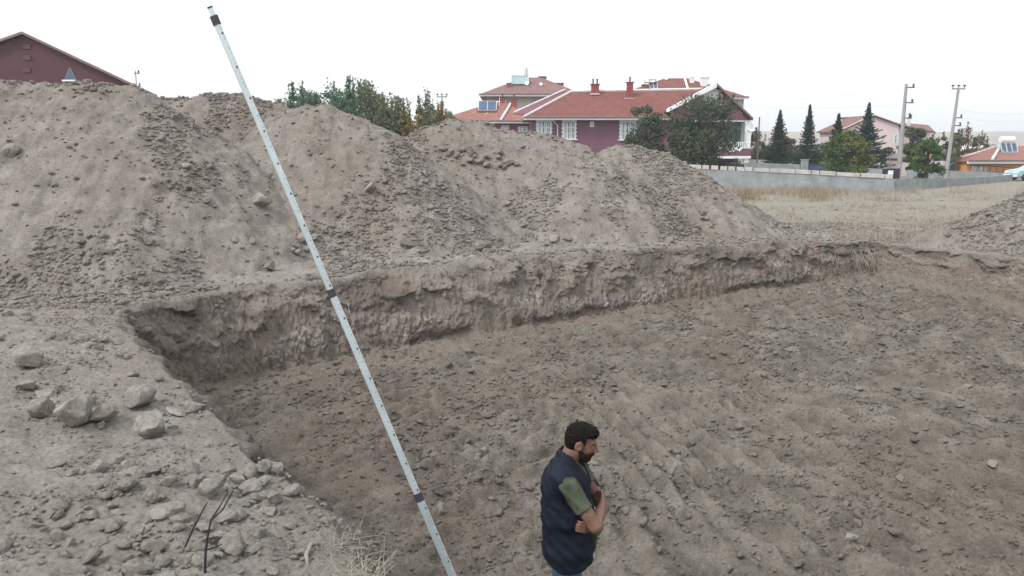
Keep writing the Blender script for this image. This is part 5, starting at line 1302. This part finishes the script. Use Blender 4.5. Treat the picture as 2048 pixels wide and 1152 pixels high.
        B.cap(tuple(t0), tuple(t1), .014, .0115, .010); B.cap(tuple(t1), tuple(t2), .0112, .0095, .005)
    hand(lW, (-.62, -.78, .12), (-.95, -.12, .10), (.12, -.05, 1), 1, (-.30, .75, -.15), 1)
    hand(rW, (-.15, .95, .15), (-.25, .9, .10), (.35, .05, 1), 1, (-.7, .3, -.1), 1)
    V, Q = surf_net(B, (-.24, -.36, 0), (.30, .34, 1.80), .0062)
    body = mesh_np('body', V, Q, skin, root, smooth=True)
    # torso of clothes
    vest_m, n, bs = node_mat('navy_padded_fabric', .7, .16); g = N(n, 'ShaderNodeTexCoord').outputs['Object']
    n.links.new(ramp_n(n, noise_n(n, g, 7, 6, .7), [(.35, (.006, .009, .017)), (.6, (.011, .015, .028)), (.8, (.02, .026, .042))]), bs.inputs['Base Color'])
    bump_n(n, bs, noise_n(n, g, 26, 5, .65), .6, .012)
    Tv = SDF().ell((-.002, 0, .86), (.178, .215, .24), .06).ell((-.008, 0, 1.12), (.178, .205, .22), .06).ell((-.02, 0, 1.31), (.165, .20, .17), .06).cap((-.02, -.16, 1.405), (-.02, .16, 1.405), .088, .088, .05).cap((-.04, 0, 1.42), (-.005, 0, 1.50), .088, .080, .03)
    def vest(x, y, z):
        d = Tv(x, y, z); d = d-.0018*np.sin((z+.02*np.sin(y*9))*2*np.pi/.105)*ss(1.42, 1.36, z)-.004*np.sin(z*34+x*30+2.5*np.sin(y*17+x*9))*ss(1.3,1.0,z)-.003*np.sin(z*70+x*60+2*np.sin(y*30))+.004*np.exp(-((z-1.20)/.008)**2)*(np.abs(y)>.08)
        hem = (.79+.015*np.sin(y*5)+.5*np.maximum(0, -x-.02)+.2*np.maximum(0, x-.08)) - z; d = np.maximum(d, hem); d = np.maximum(d, (z+.45*x)-1.535)           # hem, collar height
        for sg in (-1, 1):       # armholes
            a = np.sqrt(((x-.055)/.075)**2+((z-1.31)/.105)**2)-1; d = np.maximum(d, -np.maximum(a*.09, -(sg*y-.16)))
        w_ = np.abs(y-.02)-(.022+.03*ss(.9, 1.5, z)+.02*ss(1.12, .8, z)); d = np.maximum(d, -np.maximum(w_, -(x-.03)))
        nk = np.sqrt(((x-.012)/.072)**2+(y/.066)**2)-1; d = np.maximum(d, -np.maximum(nk*.07, 1.44-z))
        return d
    V, Q = surf_net(vest, (-.28, -.30, .62), (.26, .30, 1.62), .0075)
    mesh_np('vest', V, Q, vest_m, root, smooth=True)
    m = MB(); o = []
    camo, n, bs = node_mat('green_camouflage_cotton', .9, .1); g = N(n, 'ShaderNodeTexCoord').outputs['Object']
    f = noise_n(n, g, 9, 2, .5); c_ = ramp_n(n, f, [(.40, (.042, .052, .035)), (.5, (.066, .080, .054)), (.60, (.088, .10, .07))])
    f = noise_n(n, g, 21, 3, .6); c_ = mix_n(n, ramp_n(n, f, [(.56, 0), (.59, .85)]), c_, (.045, .05, .035)); n.links.new(c_, bs.inputs['Base Color'])
    Ts = SDF().ell((.030, 0, .95), (.162, .165, .20), .05).ell((.012, 0, 1.12), (.152, .165, .2), .05).ell((-.01, 0, 1.30), (.14, .18, .16), .05)
    Ts.cap((-.02, -.15, 1.40), (-.02, .15, 1.40), .068, .068, .04)
    for a, e in ((rS, rE), (lS, lE)): Ts.cap(a, tuple(np.array(a)*.12+np.array(e)*.88), .062, .056, .04)
    def shirt(x, y, z):
        d = Ts(x, y, z)-.003*np.sin(z*70+x*50); d = np.maximum(d, .76-z); d = np.maximum(d, z+.5*x-1.49)
        for a, e, sg in ((rS, rE, -1), (lS, lE, 1)):
            a = np.array(a); e = np.array(e); t_ = (e-a)/np.linalg.norm(e-a); L = np.linalg.norm(e-a)*.60
            pl = (x-a[0])*t_[0]+(y-a[1])*t_[1]+(z-a[2])*t_[2]-L; d = np.maximum(d, np.where((sg*y > .15) & (x > -.02) & (z < 1.36), pl, -1))
        d = np.maximum(d, np.where((z < 1.27) & (x > .06) & (np.abs(y) < .185), np.minimum(np.abs(y-.03)-.075, .05-x*0+9), -9))
        return d
    V, Q = surf_net(shirt, (-.22, -.36, .70), (.30, .34, 1.56), .0075); mesh_np('shirt', V, Q, camo, root, smooth=True)
    jm, n, bs = node_mat('blue_denim', .9, .1); g = N(n, 'ShaderNodeTexCoord').outputs['Object']
    n.links.new(ramp_n(n, noise_n(n, g, 18, 6, .7), [(.3, (.05, .085, .13)), (.55, (.085, .13, .185)), (.8, (.14, .195, .24))]), bs.inputs['Base Color'])
    J = SDF().ell((-.015, 0, .90), (.150, .185, .14), .05)
    for sg in (-1, 1): J.cap((-.01, sg*.095, .90), (.01, sg*.11, .50), .103, .074, .03); J.cap((.01, sg*.11, .50), (-.02, sg*.12, .09), .074, .066, .02)
    V, Q = surf_net(lambda x, y, z: np.maximum(np.maximum(J(x, y, z)-.003*np.sin(z*50+y*30), z-.99), .06-z), (-.2, -.26, .02), (.2, .26, 1.02), .009); mesh_np('jeans', V, Q, jm, root, smooth=True)
    Sh = SDF()
    for sg in (-1, 1): Sh.cap((-.045, sg*.12, .055), (.15, sg*.142, .045), .055, .045, .02)
    V, Q = surf_net(lambda x, y, z: np.maximum(Sh(x, y, z), .005-z), (-.16, -.26, -.01), (.24, .26, .14), .008); mesh_np('shoes', V, Q, simple('dusty_boots', (.09, .07, .055), .9, .3, 12), root, smooth=True)
    # hair and beard
    hm, n, bs = node_mat('black_hair', .8, .10); g = N(n, 'ShaderNodeTexCoord').outputs['Object']
    mp = N(n, 'ShaderNodeMapping'); mp.inputs['Scale'].default_value = (1, 1, .25); n.links.new(g, mp.inputs[0])
    n.links.new(ramp_n(n, noise_n(n, mp.outputs[0], 130, 4, .7), [(.35, (.004, .0035, .0035)), (.7, (.016, .013, .012))]), bs.inputs['Base Color']); bump_n(n, bs, noise_n(n, mp.outputs[0], 160, 4, .7), .9, .006)
    def hair(x, y, z):
        hx, hy, hz = to_head(x, y, z); Hs = SDF().ell((-.012, 0, .043), (.101, .079, .090), .02).ell((.050, 0, .092), (.042, .050, .028), .03).ell((-.040, 0, .0), (.064, .068, .082), .03)
        d = Hs(hx, hy, hz)+.0022*np.sin(hx*240+3*np.sin(hy*130))*np.sin(hz*200+hy*170)-.0045*fbm(hx*55+hy*20, hz*55+hy*35, 3, 77)
        ay = np.abs(hy)
        top_ = .060+.0*hx-hz                                 # above the hairline
        back = np.maximum(hx+.028+.2*(hz), -.085-hz); side = np.maximum(hx-.030, -.005+.35*np.maximum(hx, 0)-hz); burn = np.maximum(np.maximum(hx-.028, -(hx-.010)), -.035-hz)
        reg = np.minimum(np.minimum(top_, back), np.minimum(side, burn))
        ear = np.sqrt(((hx+.006)/.030)**2+((hz+.008)/.038)**2)-1; reg = np.maximum(reg, -np.maximum(ear*.03, .055-ay))
        return np.maximum(d, reg)
    V, Q = surf_net(hair, (-.12, -.12, 1.46), (.24, .12, 1.80), .0042); mesh_np('hair', V, Q, hm, root, smooth=True)
    bm_, n, bs = node_mat('dark_beard', .85, .08); g = N(n, 'ShaderNodeTexCoord').outputs['Object']
    n.links.new(ramp_n(n, noise_n(n, g, 150, 4, .7), [(.35, (.008, .006, .005)), (.72, (.045, .030, .022))]), bs.inputs['Base Color'])
    def beard(x, y, z):
        hx, hy, hz = to_head(x, y, z); Hs = SDF().ell((.032, 0, -.046), (.066, .0635, .070), .03).ell((.063, 0, -.092), (.034, .037, .032), .02).ell((.060, 0, -.040), (.046, .047, .034), .02)
        d = Hs(hx, hy, hz)+.0005+.0015*np.sin(hx*260)*np.sin(hz*230+hy*150)
        line = hz-(-.048+.10*(.03-hx)*(hx < .03)*1.0+.0*hx)   # cheek line
        line = hz+.044-.55*np.clip(.045-hx, 0, 1); mous = np.maximum(np.abs(hz+.041)-.006, -(hx-.075)); reg = np.minimum(line, mous)
        reg = np.maximum(reg, .004-hx); lips = np.sqrt((hy/.020)**2+((hz+.059)/.0085)**2)-1; reg = np.maximum(reg, -np.maximum(lips*.01, .07-hx))
        return np.maximum(d, reg)
    V, Q = surf_net(beard, (-.02, -.1, 1.42), (.24, .1, 1.64), .0038); mesh_np('beard', V, Q, bm_, root, smooth=True)
    def part(name, fn, lo, hi, vx, mat): V, Q = surf_net(fn, lo, hi, vx); return mesh_np(name, V, Q, mat, root, smooth=True)
    em = simple('eye_white', (.30, .27, .25), .3, .02); im = simple('dark_iris', (.02, .014, .01), .2, .02)
    for sg in (-1, 1):
        c = hd((.0800, sg*.031, .006)); v, f = icos(2); e = mesh_np('eye', v*.0105+np.array(c), f, em, root, smooth=True)
        c2 = hd((.0870, sg*.031, .003)); mesh_np('iris', v*.0058+np.array(c2), f, im, e, smooth=True)
        br = SDF().cap(hd((.089, sg*.014, .030)), hd((.076, sg*.050, .032)), .0048, .0030, .004)
        part('eyebrow', br, (.05, -.08, 1.55), (.20, .08, 1.70), .0028, hm)
        br = SDF().cap(hd((.0915, sg*.019, .0125)), hd((.087, sg*.043, .011)), .0026, .0022, .003)
        part('eyelid', br, (.05, -.08, 1.55), (.20, .08, 1.70), .0022, hm)
man()
# ------------------------------------------------------------------ air
def haze():
    m = MB(); m.box(-2600, 2600, -80, 3000, -40, 62)
    hm = bpy.data.materials.new('pale_air'); hm.use_nodes = True; n = hm.node_tree; n.nodes.clear()
    v = n.nodes.new('ShaderNodeVolumePrincipled'); v.inputs['Color'].default_value = (.86, .92, 1, 1); v.inputs['Density'].default_value = HAZE; v.inputs['Anisotropy'].default_value = .2
    o = n.nodes.new('ShaderNodeOutputMaterial'); n.links.new(v.outputs[0], o.inputs['Volume'])
    ob = m.build('haze', hm); tag(ob, 'pale air that fades the far hills', 'haze', kind='stuff')
HAZE = .0006
haze()
